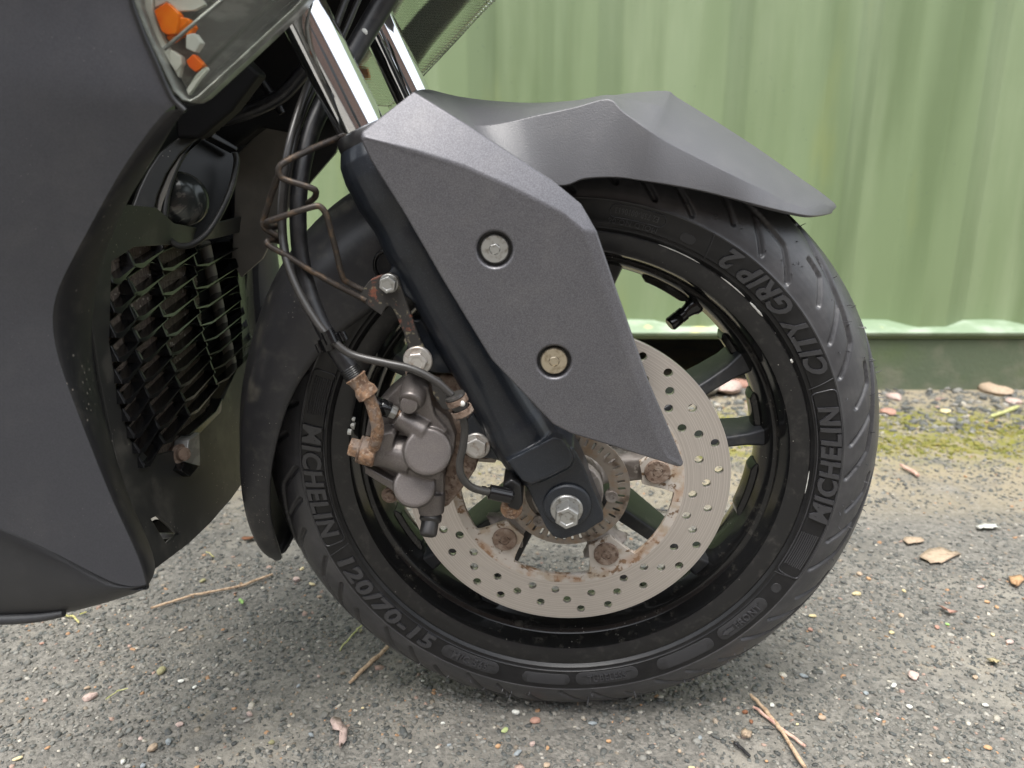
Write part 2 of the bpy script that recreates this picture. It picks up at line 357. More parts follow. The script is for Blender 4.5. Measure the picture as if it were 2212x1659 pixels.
def lathe(profile, origin, axis, seg=48, ang0=0.0, closed=False, ref=None):
    "profile: (radius, height along axis) list"
    axis = axis / np.linalg.norm(axis); a, b = frame_of(axis, ref); V, Fc = [], []
    n = len(profile)
    for k in range(seg):
        w = ang0 + 2 * math.pi * k / seg; e = a * math.cos(w) + b * math.sin(w)
        for r, h in profile: V.append(origin + e * r + axis * h)
    for k in range(seg):
        k2 = (k + 1) % seg
        for i in range(n if closed else n - 1):
            j = (i + 1) % n; Fc.append([k * n + i, k2 * n + i, k2 * n + j, k * n + j])
    if not closed:
        Fc.append([k * n for k in range(seg)][::-1]); Fc.append([k * n + n - 1 for k in range(seg)])
    return V, Fc

def cyl(p0, p1, r0, r1=None, seg=24, rnd=0.0):
    p0, p1 = np.array(p0, float), np.array(p1, float); h = np.linalg.norm(p1 - p0); r1 = r0 if r1 is None else r1
    pr = [(r0, 0), (r1, h)] if not rnd else [(r0, 0), (r1, h - rnd), (r1 - rnd * 0.3, h - rnd * 0.3), (r1 - rnd, h)]
    return lathe(pr, p0, p1 - p0, seg)

def join(parts):
    V, Fc = [], []
    for v, f in parts:
        o = len(V); V += list(v); Fc += [[i + o for i in q] for q in f]
    return V, Fc

def body(name, parts, mat, parent, voxel=0.0013, smooth=5, factor=0.5):
    "cast part: overlapping solids fused by a voxel remesh and softened"
    V, Fc = join(parts); o = link(name, mesh(V, Fc), mat, parent, sharp=None)
    md = o.modifiers.new('remesh', 'REMESH'); md.mode = 'VOXEL'; md.voxel_size = voxel; md.use_smooth_shade = True
    md = o.modifiers.new('smooth', 'SMOOTH'); md.iterations = smooth; md.factor = factor
    return o

def boolean_cut(o, cutters):
    V, Fc = join(cutters); c = bpy.data.objects.new('cutter', mesh(V, Fc)); COL.objects.link(c)
    md = o.modifiers.new('cut', 'BOOLEAN'); md.object = c; md.solver = 'EXACT'; md.operation = 'DIFFERENCE'; md.use_self = True
    dg = bpy.context.evaluated_depsgraph_get(); dg.update()
    me = bpy.data.meshes.new_from_object(o.evaluated_get(dg)); o.modifiers.clear(); o.data = me
    bpy.data.objects.remove(c)

def flat_shape(loops, thick, to_world, bevel=0.0):
    "filled 2-D shape with holes, extruded; loops in metres"
    cu = bpy.data.curves.new('shape', 'CURVE'); cu.dimensions = '2D'; cu.fill_mode = 'BOTH'; cu.extrude = max(thick / 2 - bevel, 1e-5); cu.bevel_depth = bevel; cu.bevel_resolution = 1
    for lp in loops:
        s = cu.splines.new('POLY'); s.points.add(len(lp) - 1)
        for p, q in zip(s.points, lp): p.co = (q[0], q[1], 0, 1)
        s.use_cyclic_u = True
    o = bpy.data.objects.new('shape', cu); COL.objects.link(o)
    dg = bpy.context.evaluated_depsgraph_get(); dg.update()
    me = bpy.data.meshes.new_from_object(o.evaluated_get(dg)); bpy.data.objects.remove(o); bpy.data.curves.remove(cu)
    if to_world is not None:
        for v in me.vertices: v.co = to_world(v.co)
    me.materials.clear()
    return me

def hex_bolt(name, px, py, t, r_flange, r_hex, h_fl, h_hex, mat, parent, ang=0.3, wash=True, axis=None, P=None):
    P = W(px, py, t) if P is None else P; ax = NV if axis is None else axis
    parts = []
    if wash: parts.append(lathe([(r_flange, 0), (r_flange, h_fl * 0.6), (r_flange * 0.93, h_fl), (r_hex * 0.9, h_fl)], P, ax, 32))
    parts.append(lathe([(r_hex, 0), (r_hex, h_fl + h_hex * 0.85), (r_hex * 0.9, h_fl + h_hex), (r_hex * 0.62, h_fl + h_hex), (r_hex * 0.55, h_fl + h_hex * 0.93)], P, ax, 6, ang))
    V, Fc = join(parts); return link(name, mesh(V, Fc), mat, parent, 25, bevel=0.0004)

def socket_bolt(name, P, r, h, r_sock, mat, parent, ax=None, ang=0.2):
    ax = NV if ax is None else ax
    a = lathe([(r, -0.004), (r, h * 0.7), (r * 0.93, h), (r_sock, h), (r_sock, h - 0.005)], P, ax, 36)
    b = lathe([(r_sock * 1.02, h - 0.0002), (r_sock * 0.84, h + 0.0001), (r_sock * 0.8, h - 0.0040), (0.0002, h - 0.0046)], P, ax, 6, ang)
    V, Fc = join([a, b]); return link(name, mesh(V, Fc), mat, parent, 25)

# ================================================================== SETTING
# ground sheet
def grid_sheet(x0, x1, y0, y1, z, nx, ny):
    V = [(x0 + (x1 - x0) * i / nx, y0 + (y1 - y0) * j / ny, z) for j in range(ny + 1) for i in range(nx + 1)]
    Fc = [[j * (nx + 1) + i, j * (nx + 1) + i + 1, (j + 1) * (nx + 1) + i + 1, (j + 1) * (nx + 1) + i] for j in range(ny) for i in range(nx)]
    return V, Fc
g = link('ground', mesh(*grid_sheet(-60, 60, -60, 60, -0.0012, 30, 30)), M['ground'], None, None)
g['kind'] = 'structure'; g['label'] = 'worn grey tarmac yard with loose stone chips'

# ------------------------------------------------------------------ shipping container
WALL_Y = 1.82
cont = thing('shipping_container', 'pale green corrugated shipping container with streaky paint behind the scooter', 'container', (0.9, WALL_Y + 1.2, 0))
pitch, depth = 0.304, 0.036; xc = 0.925
prof = []                                         # x, inset
k0, k1 = -9, 9
for k in range(k0, k1 + 1):
    c = xc + k * pitch
    prof += [(c - 0.118, 0.0), (c - 0.052, depth), (c + 0.052, depth), (c + 0.118, 0.0)]
V, Fc = [], []
zs = [0.163, 0.6, 1.2, 1.8, 2.42]
for x, d in prof:
    for z in zs: V.append((x, WALL_Y + 0.012 + d, z))
nz_ = len(zs)
for i in range(len(prof) - 1):
    for j in range(nz_ - 1): Fc.append([i * nz_ + j, (i + 1) * nz_ + j, (i + 1) * nz_ + j + 1, i * nz_ + j + 1])
link('corrugated_wall', mesh(V, Fc), M['container'], cont, 20, bevel=0.004)
xa, xb = prof[0][0], prof[-1][0]
def box(x0, x1, y0, y1, z0, z1):
    f = [(x0, y0, z0), (x1, y0, z0), (x1, y0, z1), (x0, y0, z1)]; b = [(x, y1, z) for x, y, z in f]
    return prism(f, b)
# worn bottom rail with a wavy weld ledge
V, Fc = [], []
nn = 260
for i in range(nn + 1):
    x = xa + (xb - xa) * i / nn; wv = 0.0010 * math.sin(x * 17) + 0.0008 * math.sin(x * 41 + 1)
    ph = ((x - xc + pitch / 2) % pitch) - pitch / 2
    up = 0.004 * max(0, 1 - abs(ph) / 0.11)
    for y, z in ((WALL_Y - 0.004, 0.146), (WALL_Y - 0.008 + wv * 0.3, 0.154), (WALL_Y + 0.002, 0.1635 + wv * 0.7), (WALL_Y + 0.014, 0.166 + up + wv), (WALL_Y + 0.05, 0.176 + up), (WALL_Y + 0.07, 0.150)): V.append((x, y, z))
for i in range(nn):
    for j in range(5): Fc.append([i * 6 + j, (i + 1) * 6 + j, (i + 1) * 6 + j + 1, i * 6 + j + 1])
link('bottom_rail', mesh(V, Fc), M['rail'], cont, 40)
link('rail_flange', mesh(*box(xa, xb, WALL_Y + 0.004, WALL_Y + 0.10, 0.136, 0.1455)), M['flange'], cont, 30, bevel=0.003)
link('roof_panel', mesh(*box(xa, xb, WALL_Y + 0.02, WALL_Y + 2.4, 2.42, 2.56)), M['container'], cont, 30, bevel=0.01)
link('end_wall', mesh(*box(xa, xa + 0.05, WALL_Y + 0.06, WALL_Y + 2.4, 0.165, 2.42)), M['container'], cont, 30)
link('end_wall', mesh(*box(xb - 0.05, xb, WALL_Y + 0.06, WALL_Y + 2.4, 0.165, 2.42)), M['container'], cont, 30)
link('floor_underside', mesh(*box(xa, xb, WALL_Y + 0.101, WALL_Y + 2.39, 0.125, 0.16)), M['flange'], cont, 30)
sill = link('sill_block', mesh(*box(0.66, 3.6, WALL_Y + 0.010, WALL_Y + 0.30, -0.02, 0.135)), M['sill'], None, 30, bevel=0.006)
tag(sill, 'mossy grey-green concrete sill under the right end of the green container', 'concrete block')
sill2 = link('sill_block', mesh(*box(-3.0, -0.25, WALL_Y + 0.012, WALL_Y + 0.30, -0.02, 0.135)), M['sill'], None, 30, bevel=0.006)
tag(sill2, 'grey concrete sill under the left end of the container behind the scooter body', 'concrete block')

# brick building across the yard behind the viewer: mirrored in the chrome and gloss
bb = thing('brick_building', 'red-brown brick building seen only as a streak mirrored in the near chrome tube', 'building', (0, -7.5, 0))
m = Mat('brick_courses', (0.20, 0.105, 0.075), 0.85); bt = m.n.new('ShaderNodeTexBrick'); bt.inputs['Scale'].default_value = 4.4
mp = m.n.new('ShaderNodeMapping'); mp.inputs['Rotation'].default_value = (math.pi / 2, 0, 0); m.l.new(m.tc, mp.inputs['Vector']); m.l.new(mp.outputs[0], bt.inputs['Vector'])
bt.inputs['Color1'].default_value = (0.19, 0.105, 0.08, 1); bt.inputs['Color2'].default_value = (0.14, 0.085, 0.068, 1); bt.inputs['Mortar'].default_value = (0.26, 0.23, 0.20, 1); m.l.new(bt.outputs['Color'], m.b.inputs['Base Color']); M['brick'] = m.m
m = Mat('roof_slate', (0.07, 0.07, 0.075), 0.7); M['slate'] = m.m
m = Mat('window_glass', (0.03, 0.035, 0.04), 0.08); M['pane'] = m.m
link('wall', mesh(*box(-13, 13, -11.0, -7.5, 0, 4.6)), M['brick'], bb, 30)
v, f = prism([(-13.3, -7.2, 4.6), (-13.3, -9.25, 6.4), (-13.3, -11.3, 4.6)], [(13.3, -7.2, 4.6), (13.3, -9.25, 6.4), (13.3, -11.3, 4.6)]); link('roof', mesh(v, f), M['slate'], bb, 30)
for wx in (-9, -4.5, 0.5, 5, 9.5): link('window', mesh(*box(wx - .7, wx + .7, -7.53, -7.48, 1.0, 2.4)), M['pane'], bb, 30)
# ================================================================== SCOOTER
scooter = thing('motor_scooter', 'dark grey motor scooter with black front wheel parked before the green container', 'scooter', (WC[0] - 0.6, WC[1], 0.0))
S = scooter

def ang_of(x, y, t):
    u, v, _ = uv_of(W(x, y, t)); return math.degrees(math.atan2(v, u))

# ------------------------------------------------------------------ tyre
half = [(.0440, .2030), (.0462, .2042), (.0488, .2066), (.0494, .2070), (.0494, .2081), (.0504, .2100), (.0510, .2104), (.0510, .2115), (.0524, .2155), (.0533, .2205),
        (.0537, .2255), (.0538, .2280), (.0543, .2288)] + [(.0545 * math.sin(w), .2205 + .0540 * math.cos(w)) for w in np.radians(np.linspace(80, 0, 17))]
side_n = 12                                            # points before the tread starts
tread_pts = np.array(half[side_n:])
seglen = np.concatenate([[0], np.cumsum(np.linalg.norm(np.diff(tread_pts, axis=0), axis=1))])
TL = seglen[-1]
NT = 72
ss = np.linspace(0, TL, NT)
tr = np.array([np.interp(ss, seglen, tread_pts[:, i]) for i in (0, 1)]).T
side = np.array(half[:side_n])
def densify(a, n):
    out = []
    for i in range(len(a) - 1):
        for k in range(n): out.append(a[i] + (a[i + 1] - a[i]) * k / n)
    out.append(a[-1]); return np.array(out)
side = densify(side, 2)
near = np.vstack([side, tr])                           # (t, r)
sdist = np.concatenate([-np.ones(len(side)), ss])
prof_t = np.vstack([near, (near[:-1] * [-1, 1])[::-1]]); prof_s = np.concatenate([sdist, sdist[:-1][::-1]])
NP, NA = len(prof_t), 1500
nrm = np.gradient(prof_t, axis=0); nrm = np.stack([nrm[:, 1], -nrm[:, 0]], 1); nrm /= np.linalg.norm(nrm, axis=1)[:, None] + 1e-9
if nrm[len(near) - 1, 1] < 0: nrm = -nrm
theta = np.linspace(0, 2 * math.pi, NA, endpoint=False)
disp = np.zeros((NA, NP))
MOT = 16; per = 360.0 / MOT
grooves = [[(0.0, .005), (5.0, .024), (15.0, .036), (26.0, .060)], [(7.5, .007), (13.0, .032), (21.0, .043), (32.0, .074)], [(15.0, .014), (18.5, .030), (22.0, .033)], [(4.0, .056), (13.0, .078)]]
deg = np.degrees(theta)[:, None]; sarr = prof_s[None, :]
mm = 0.0044                                           # metres per degree at the tread
for gi, gl in enumerate(grooves):
    for shift in (-1, 0, 1, 2):
        ph = (deg % per) + shift * per
        dist = np.full((NA, NP), 9.0)
        for (a0, s0), (a1, s1) in zip(gl[:-1], gl[1:]):
            ax, ay, bx, by = a0 * mm, s0, a1 * mm, s1
            px_, py_ = ph * mm - ax, sarr - ay; dx, dy = bx - ax, by - ay; LL = dx * dx + dy * dy
            t_ = np.clip((px_ * dx + py_ * dy) / LL, 0, 1)
            dist = np.minimum(dist, np.hypot(px_ - t_ * dx, py_ - t_ * dy))
        wdt = 0.0022
        f = np.clip((wdt - dist) / 0.0016 + 0.35, 0, 1); disp = np.maximum(disp, f * 0.0028)
disp *= (prof_s >= 0)[None, :]
near_side = np.arange(NP) < len(near)
V = []
ct, st = np.cos(theta), np.sin(theta)
rr = prof_t[None, :, 1] - disp * nrm[None, :, 1]; tt = prof_t[None, :, 0] - disp * nrm[None, :, 0]
P = WC[None, None, :] + (rr * ct[:, None])[..., None] * UV + (rr * st[:, None])[..., None] * VV + tt[..., None] * NV
def fast_mesh(verts, quads, midx=None):
    me = bpy.data.meshes.new('fast'); k = quads.shape[1]
    me.vertices.add(len(verts)); me.vertices.foreach_set('co', np.ascontiguousarray(verts, np.float32).ravel())
    me.loops.add(quads.size); me.loops.foreach_set('vertex_index', np.ascontiguousarray(quads, np.int32).ravel())
    me.polygons.add(len(quads)); me.polygons.foreach_set('loop_start', np.arange(0, quads.size, k, dtype=np.int32))
    if midx is not None: me.polygons.foreach_set('material_index', midx.astype(np.int32))
    me.update(calc_edges=True); return me
ii, jj = np.meshgrid(np.arange(NA), np.arange(NP - 1), indexing='ij')
i2 = (ii + 1) % NA
Q = np.stack([ii * NP + jj, ii * NP + jj + 1, i2 * NP + jj + 1, i2 * NP + jj], -1).reshape(-1, 4)
mid = (np.maximum(prof_s[jj], prof_s[jj + 1]) < 0).astype(int).reshape(-1)
me = fast_mesh(P.reshape(-1, 3), Q, mid)
me.materials.append(M['rubber']); me.materials.append(M['sidewall'])
tyre = link('tyre', me, None, S, 50, label='black front tyre with diagonal tread grooves and raised sidewall lettering')
T_of_r = lambda r: float(np.interp(r, side[:, 1], side[:, 0]))

def text_mesh(txt, shear=0.0, bold=0.0, extrude=0.0):
    cu = bpy.data.curves.new('txt', 'FONT'); cu.body = txt; cu.size = 1.0; cu.shear = shear; cu.offset = bold; cu.resolution_u = 3; cu.space_character = 1.08
    cu.extrude = 0.5
    o = bpy.data.objects.new('txt', cu); COL.objects.link(o)
    dg = bpy.context.evaluated_depsgraph_get(); dg.update()
    me = bpy.data.meshes.new_from_object(o.evaluated_get(dg)); bpy.data.objects.remove(o); bpy.data.curves.remove(cu); return me
def sidewall_text(txt, a0, a1, rb, h, raise_=0.0018, shear=0.0, bold=0.02, mat='letter', name='raised_lettering'):
    me = text_mesh(txt, shear, bold)
    bm = bmesh.new(); bm.from_mesh(me); bmesh.ops.subdivide_edges(bm, edges=[e for e in bm.edges if e.calc_length() > 0.25], cuts=3); bm.to_mesh(me); bm.free()
    xs = [v.co.x for v in me.vertices]; ys = [v.co.y for v in me.vertices]; x0, x1, y0, y1 = min(xs), max(xs), min(ys), max(ys)
    for v in me.vertices:
        a = a0 + (a1 - a0) * (v.co.x - x0) / (x1 - x0); r = rb - h * (v.co.y - y0) / (y1 - y0)
        t = T_of_r(r) + (raise_ if v.co.z > 0 else -0.0012)
        v.co = LP(r, a, t)
    me.materials.clear(); return link(name, me, M[mat], tyre, 30)
def pill(a0, a1, r0, r1, raise_=0.0005, mat='pad', rnd=None, name='moulded_pad', outline=None):
    "raised pad on the sidewall with rounded ends"
    hw = (r1 - r0) / 2; rm = (r0 + r1) / 2; rnd = hw if rnd is None else rnd; k = math.degrees(1 / rm)
    pts = []
    for cxs, cys, w0 in ((a1 - rnd * k, r1 - rnd, 0), (a0 + rnd * k, r1 - rnd, 90), (a0 + rnd * k, r0 + rnd, 180), (a1 - rnd * k, r0 + rnd, 270)):
        for q in range(7):
            w = math.radians(w0 + q * 15); pts.append((cxs + rnd * k * math.cos(w), cys + rnd * math.sin(w)))
    dense = []
    for p, q in zip(pts, pts[1:] + pts[:1]):
        n = max(1, int(abs(q[0] - p[0]) / 1.2))
        for i in range(n): dense.append((p[0] + (q[0] - p[0]) * i / n, p[1] + (q[1] - p[1]) * i / n))
    if outline:
        v, f = tube([LP(r, a, T_of_r(r) + 0.0003) for a, r in dense + dense[:1]], outline, 6, 0); return link(name, mesh(v, f), M[mat], tyre, 60)
    V, Fc = [], []; n = len(dense); rings = [(1, -0.001), (1, raise_ * 0.7), (0.96, raise_)]
    ca = (a0 + a1) / 2
    for sc, hh in rings:
        for a, r in dense: 
            r_ = rm + (r - rm) * sc; V.append(LP(r_, ca + (a - ca) * (1 - (1 - sc) * 0.25), T_of_r(r_) + hh))
    for q in range(2):
        for i in range(n): Fc.append([q * n + i, q * n + (i + 1) % n, (q + 1) * n + (i + 1) % n, (q + 1) * n + i])
    # fill the top with a strip between the upper and lower edge
    top = sorted(range(n), key=lambda i: dense[i][0])
    bm = bmesh.new(); bv = [bm.verts.new(tuple(v)) for v in V]
    for f in Fc: bm.faces.new([bv[i] for i in f])
    lo = sorted([i for i in range(n) if dense[i][1] < rm], key=lambda i: dense[i][0]); hi = sorted([i for i in range(n) if dense[i][1] >= rm], key=lambda i: dense[i][0])
    i, j = 0, 0
    while i < len(lo) - 1 or j < len(hi) - 1:
        A, B = bv[2 * n + lo[i]], bv[2 * n + hi[j]]
        if j == len(hi) - 1 or (i < len(lo) - 1 and dense[lo[i + 1]][0] <= dense[hi[j + 1]][0]):
            C_ = bv[2 * n + lo[i + 1]]; i += 1
        else:
            C_ = bv[2 * n + hi[j + 1]]; j += 1
        try: bm.faces.new([A, B, C_])
        except ValueError: pass
    bmesh.ops.recalc_face_normals(bm, faces=bm.faces); me = bpy.data.meshes.new('pad'); bm.to_mesh(me); bm.free()
    return link(name, me, M[mat], tyre, 40)
TT = .053
aR0, aR1 = ang_of(1764, 1127, TT), ang_of(1796, 875, TT)
sidewall_text('MICHELIN', aR0, aR1, .2268, .0160, shear=0.15, bold=0.032)
pill(aR0 - 15, aR1 + 3.5, .2090, .2276, outline=.0006, rnd=.004, mat='letter', name='raised_border')
aL0, aL1 = ang_of(670.5, 915.5, TT) , ang_of(710, 1161, TT)
aL0 %= 360; aL1 %= 360
sidewall_text('MICHELIN', aL0, aL1, .2268, .0160, shear=0.15, bold=0.032)
pill(aL0 - 13, aL1 + 2.0, .2090, .2276, outline=.0006, rnd=.004, mat='letter', name='raised_border')
# ribbed block beside the maker's name
for a_c in (aR0 - 8, aL0 - 7):
    V, Fc = [], []
    for q in range(9):
        r = .2110 + q * .0017; v, f = tube([LP(r, a_c - 4.5 + d * 1.5 + (q % 2) * 0.1, T_of_r(r) + 0.0002) for d in range(7)], .00055, 5, 0); o_ = len(V); V += v; Fc += [[i + o_ for i in z] for z in f]
    link('ribbed_panel', mesh(V, Fc), M['letter'], tyre, 60)
a0, a1 = ang_of(743.5, 1207, TT) % 360, ang_of(935, 1390.7, TT) % 360
sidewall_text('120/70-15', a0, a1, .2255, .0150, shear=0.1, bold=0.032)
a0, a1 = ang_of(1767, 808, TT), ang_of(1567, 545.6, TT)
sidewall_text('CITY GRIP 2', a0, a1, .2268, .0165, shear=0.3, bold=0.032)
a0, a1 = ang_of(979, 1411, TT) % 360, ang_of(1052, 1442, TT) % 360
pill(a0 - 3, a1 + 3, .2115, .2235); sidewall_text('M/C 56S', a0, a1, .2208, .0070, .0016, bold=0.01)
a0, a1 = ang_of(1140, 1466, TT) % 360, ang_of(1222, 1470, TT) % 360
pill(a0 - 1.5, a1 + 1.0, .2130, .2235)
a0, a1 = ang_of(1269, 1464, TT) % 360, ang_of(1353, 1457.5, TT) % 360
pill(a0 - 3, a1 + 3, .2115, .2235); sidewall_text('TUBELESS', a0, a1, .2205, .0066, .0016, bold=0.01)
a0, a1 = ang_of(1430, 1440, TT) % 360, ang_of(1530, 1400, TT) % 360
pill(a0 - 1, a1 + 2, .2120, .2235)
a0, a1 = ang_of(1594, 1356, TT) % 360, ang_of(1649, 1314, TT) % 360
pill(a0 - 5, a1 + 2, .2115, .2235); sidewall_text('FRONT', a0, a1, .2206, .0064, .0016, bold=0.01)
v, f = prism([LP(r, a, T_of_r(r) + .0011) for a, r in ((a0 - 4, .2176), (a0 - 2.4, .2206), (a0 - 2.6, .2190), (a0 - 0.8, .2190), (a0 - 0.8, .2162), (a0 - 2.6, .2162), (a0 - 2.4, .2146))],
             [LP(r, a, T_of_r(r) - .001) for a, r in ((a0 - 4, .2176), (a0 - 2.4, .2206), (a0 - 2.6, .2190), (a0 - 0.8, .2190), (a0 - 0.8, .2162), (a0 - 2.6, .2162), (a0 - 2.4, .2146))])
link('raised_arrow', mesh(v, f), M['letter'], tyre, 30)
a0, a1 = ang_of(1420, 498, TT), ang_of(1314, 475, TT)
sidewall_text('MOLD NO:06', a0, a1, .2155, .0042, .0006, bold=0.0)
pill(a0 - 1.0, a1 + 0.0, .2165, .2262, outline=.0004, mat='letter', name='raised_border')
sidewall_text('E2 75R-0010613', a0 + 0.5, a1 - 1.0, .2238, .0045, .0006, bold=0.0)
ac = ang_of(1490, 507, TT); pill(ac - 1.6, ac + 1.6, .2130, .2200, rnd=.0034)
ac = ang_of(1682, 1273, TT); pill(ac - 1.2, ac + 1.2, .2140, .2220, rnd=.0039)
# radial mould lines
for (x, y) in ((1770, 834), (1545, 518), (1683, 1238), (722, 1190)):
    a = ang_of(x, y, TT); v, f = tube([LP(r, a + (r - .215) * 60, T_of_r(min(r, .2285)) + .0004) for r in np.linspace(.2085, .2280, 8)], .00055, 6, 0)
    link('mould_line', mesh(v, f), M['pad'], tyre, 60)
# little rubber hairs left by the mould
parts = []
for i in range(110):
    a = RNG.uniform(-140, 70); si = RNG.integers(4, NT - 14); t_, r_ = tr[si]; n_ = nrm[len(side) + si]
    e = UV * math.cos(math.radians(a)) + VV * math.sin(math.radians(a)); p = L(0, 0, 0) + e * r_ + NV * t_; d = e * n_[1] + NV * n_[0]
    tl = RNG.uniform(.002, .0045); sd = RNG.normal(0, .0012, 3)
    parts.append(tube([p - d * .001, p + d * tl * .5 + sd * .3, p + d * tl + sd], [.00042, .00036, .0002], 5, 0))
V, Fc = join(parts); o = link('tyre_hairs', mesh(V, Fc), M['rubber'], tyre, 60); o['kind'] = 'stuff'

# ------------------------------------------------------------------ rim
REFV = VV
lipf = [(.2030, .0420), (.2050, .0440), (.2050, .0462), (.2035, .0474), (.2010, .0476), (.1905, .0462), (.1885, .0450), (.1872, .0425), (.1862, .0390)]
wellf = [(.1862, .0390), (.1835, .0300), (.1818, .0285), (.1795, .0275), (.1775, .0245), (.1758, .0190), (.1738, .0120), (.1728, .0085), (.1726, 0.0)]
back = [(r, -t) for r, t in (lipf + wellf[1:])[::-1]][1:]
outer = [(.1935, -.041), (.1840, -.02), (.1820, 0.0), (.1840, .02), (.1935, .041)]
full = lipf + wellf[1:] + back + outer
v, f = lathe(full, WC, NV, 180, 0.0, True)
me = mesh(v, f)
me.materials.append(M['rim']); me.materials.append(M['rimlip'])
for p in me.polygons:
    c = np.array(p.center) - WC; r = np.linalg.norm(c - NV * (c @ NV))
    if r > .1890 and c @ NV > .03: p.material_index = 1
rim = link('rim', me, None, S, 30, bevel=None, label='glossy black cast alloy rim')
# worn bright edge of the lip, scraped paint
v, f = lathe([(.2046, .0500), (.2056, .0494), (.2052, .0478)], WC, NV, 160)
# paint chipped off the lip and the well
for a_, da, r_, t_, th in ((44.5, 2.2, .2040, .0474, .0011), (29.5, .5, .2044, .0472, .0012), (66, 5, .2042, .0473, .0005), (52, 3.5, .2042, .0473, .0006), (-2, 3, .2046, .0470, .0004)):
    v, f = tube([LP(r_, a_ - da + 2 * da * i / 6, t_) for i in range(7)], [th * q for q in (.3, .8, 1, .7, 1, .8, .3)], 6, 0); link('paint_chip', mesh(v, f), M['white'], rim, 60)
for a_, r_, t_, th in ((168.5, .1868, .0425, .0042), (170.0, .1880, .0470, .0030), (166.6, .1872, .0440, .0020)):
    c_ = LP(r_, a_, t_); bmc = [c_ + (UV * -math.sin(math.radians(a_)) + VV * math.cos(math.radians(a_))) * math.cos(w) * th * RNG.uniform(.5, 1.1) + NV * math.sin(w) * th * RNG.uniform(.5, .9) for w in np.linspace(0, 2 * math.pi, 11)[:-1]]
    e_ = UV * math.cos(math.radians(a_)) + VV * math.sin(math.radians(a_)); v, f = prism([p - e_ * .0012 for p in bmc], [p + e_ * .002 for p in bmc]); link('paint_chip', mesh(v, f), M['white'], rim, 30)
# casting lugs on the well
for ac, half_a in ((62, 7.5), (35, 5.5), (13, 7.0), (-12, 9), (-60, 8), (-100, 8), (120, 8), (160, 8), (-150, 8)):
    V, Fc = [], []
    n = 9
    for i in range(n + 1):
        a = ac - half_a + 2 * half_a * i / n; e = 0.0 if i in (0, n) else 1.0
        for r, t in ((.1745, .011), (.1685 + .003 * (1 - e), .009), (.1675 + .004 * (1 - e), .004), (.1675 + .004 * (1 - e), -.004), (.1685 + .003 * (1 - e), -.009), (.1745, -.011)): V.append(LP(r, a, t))
    for i in range(n):
        for j in range(5): Fc.append([i * 6 + j, (i + 1) * 6 + j, (i + 1) * 6 + j + 1, i * 6 + j + 1])
    Fc += [list(range(6)), [n * 6 + j for j in range(6)][::-1]]
    link('rim_lug', mesh(V, Fc), M['rim'], rim, 30, bevel=.0008)
# five Y spokes: two arms each
def arm(a_in, r_in, a_out, r_out, w_in, w_out, tf, tb, bow=0.0):
    P0, P1 = np.array([r_in * math.cos(math.radians(a_in)), r_in * math.sin(math.radians(a_in))]), np.array([r_out * math.cos(math.radians(a_out)), r_out * math.sin(math.radians(a_out))])
    d = P1 - P0; d /= np.linalg.norm(d); nn = np.array([-d[1], d[0]]); V, Fc = [], []; n = 8
    for i in range(n + 1):
        s = i / n; c = P0 + (P1 - P0) * s + nn * bow * math.sin(math.pi * s); fl = 1 + 0.9 * max(0, (s - 0.78) / 0.22) ** 2
        w = (w_in + (w_out - w_in) * s) * fl; F_, B_ = tf[0] + (tf[1] - tf[0]) * s, tb[0] + (tb[1] - tb[0]) * s
        for q, t in ((-w, F_ - .006), (-w * .75, F_), (w * .75, F_), (w, F_ - .006), (w * 1.0, B_), (-w * 1.0, B_)): 
            c2 = c + nn * q; V.append(L(c2[0], c2[1], t))
    for i in range(n):
        for j in range(6): Fc.append([i * 6 + j, i * 6 + (j + 1) % 6, (i + 1) * 6 + (j + 1) % 6, (i + 1) * 6 + j])
    Fc += [list(range(6)), [n * 6 + j for j in range(6)][::-1]]; return V, Fc
for k in range(5):
    b = 18 + 72 * k
    V, Fc = join([arm(b + 1, .030, b + 12.5, .1785, .0085, .0066, (.040, .016), (-.030, -.016), 0), arm(b - 1, .030, b - 11.5, .1785, .0085, .0055, (.040, .016), (-.030, -.016), 0)])
    link('spoke', mesh(V, Fc), M['spoke'], rim, 30, bevel=.0018)
# valve stem, slanting out of the well
a = ang_of(1500, 655, 0.0); p = LP(.173, a, .004); q = W(1446, 702, .012)
d = (q - p) / np.linalg.norm(q - p); ln = np.linalg.norm(q - p)
v, f = lathe([(.0085, -.004), (.0082, .003), (.0062, .0065), (.0052, ln * .42), (.0062, ln * .44), (.0062, ln * .60), (.0056, ln * .62), (.0062, ln * .66), (.0062, ln * .95), (.0050, ln)], p, d, 20)
link('valve_stem', mesh(v, f), M['gloss'], rim, 30)

# ------------------------------------------------------------------ hub, disc, sensor ring
v1 = lathe([(.010, -.062), (.026, -.060), (.031, -.045), (.031, .045), (.033, .052), (.030, .064), (.022, .074), (.012, .078)], WC, NV, 48)
parts = [v1]
for k in range(5):
    b = 10 + 72 * k
    parts.append(arm(b, .022, b, .0760, .0135, .0120, (.060, .067), (.030, .052)))
    parts.append(cyl(LP(.0745, b, .050), LP(.0745, b, .0672), .0145, .0135))
hub = body('wheel_hub', parts, M['hub'], S, .0014, 4); hub['label'] = 'dirty grey alloy wheel hub with five disc mounts'

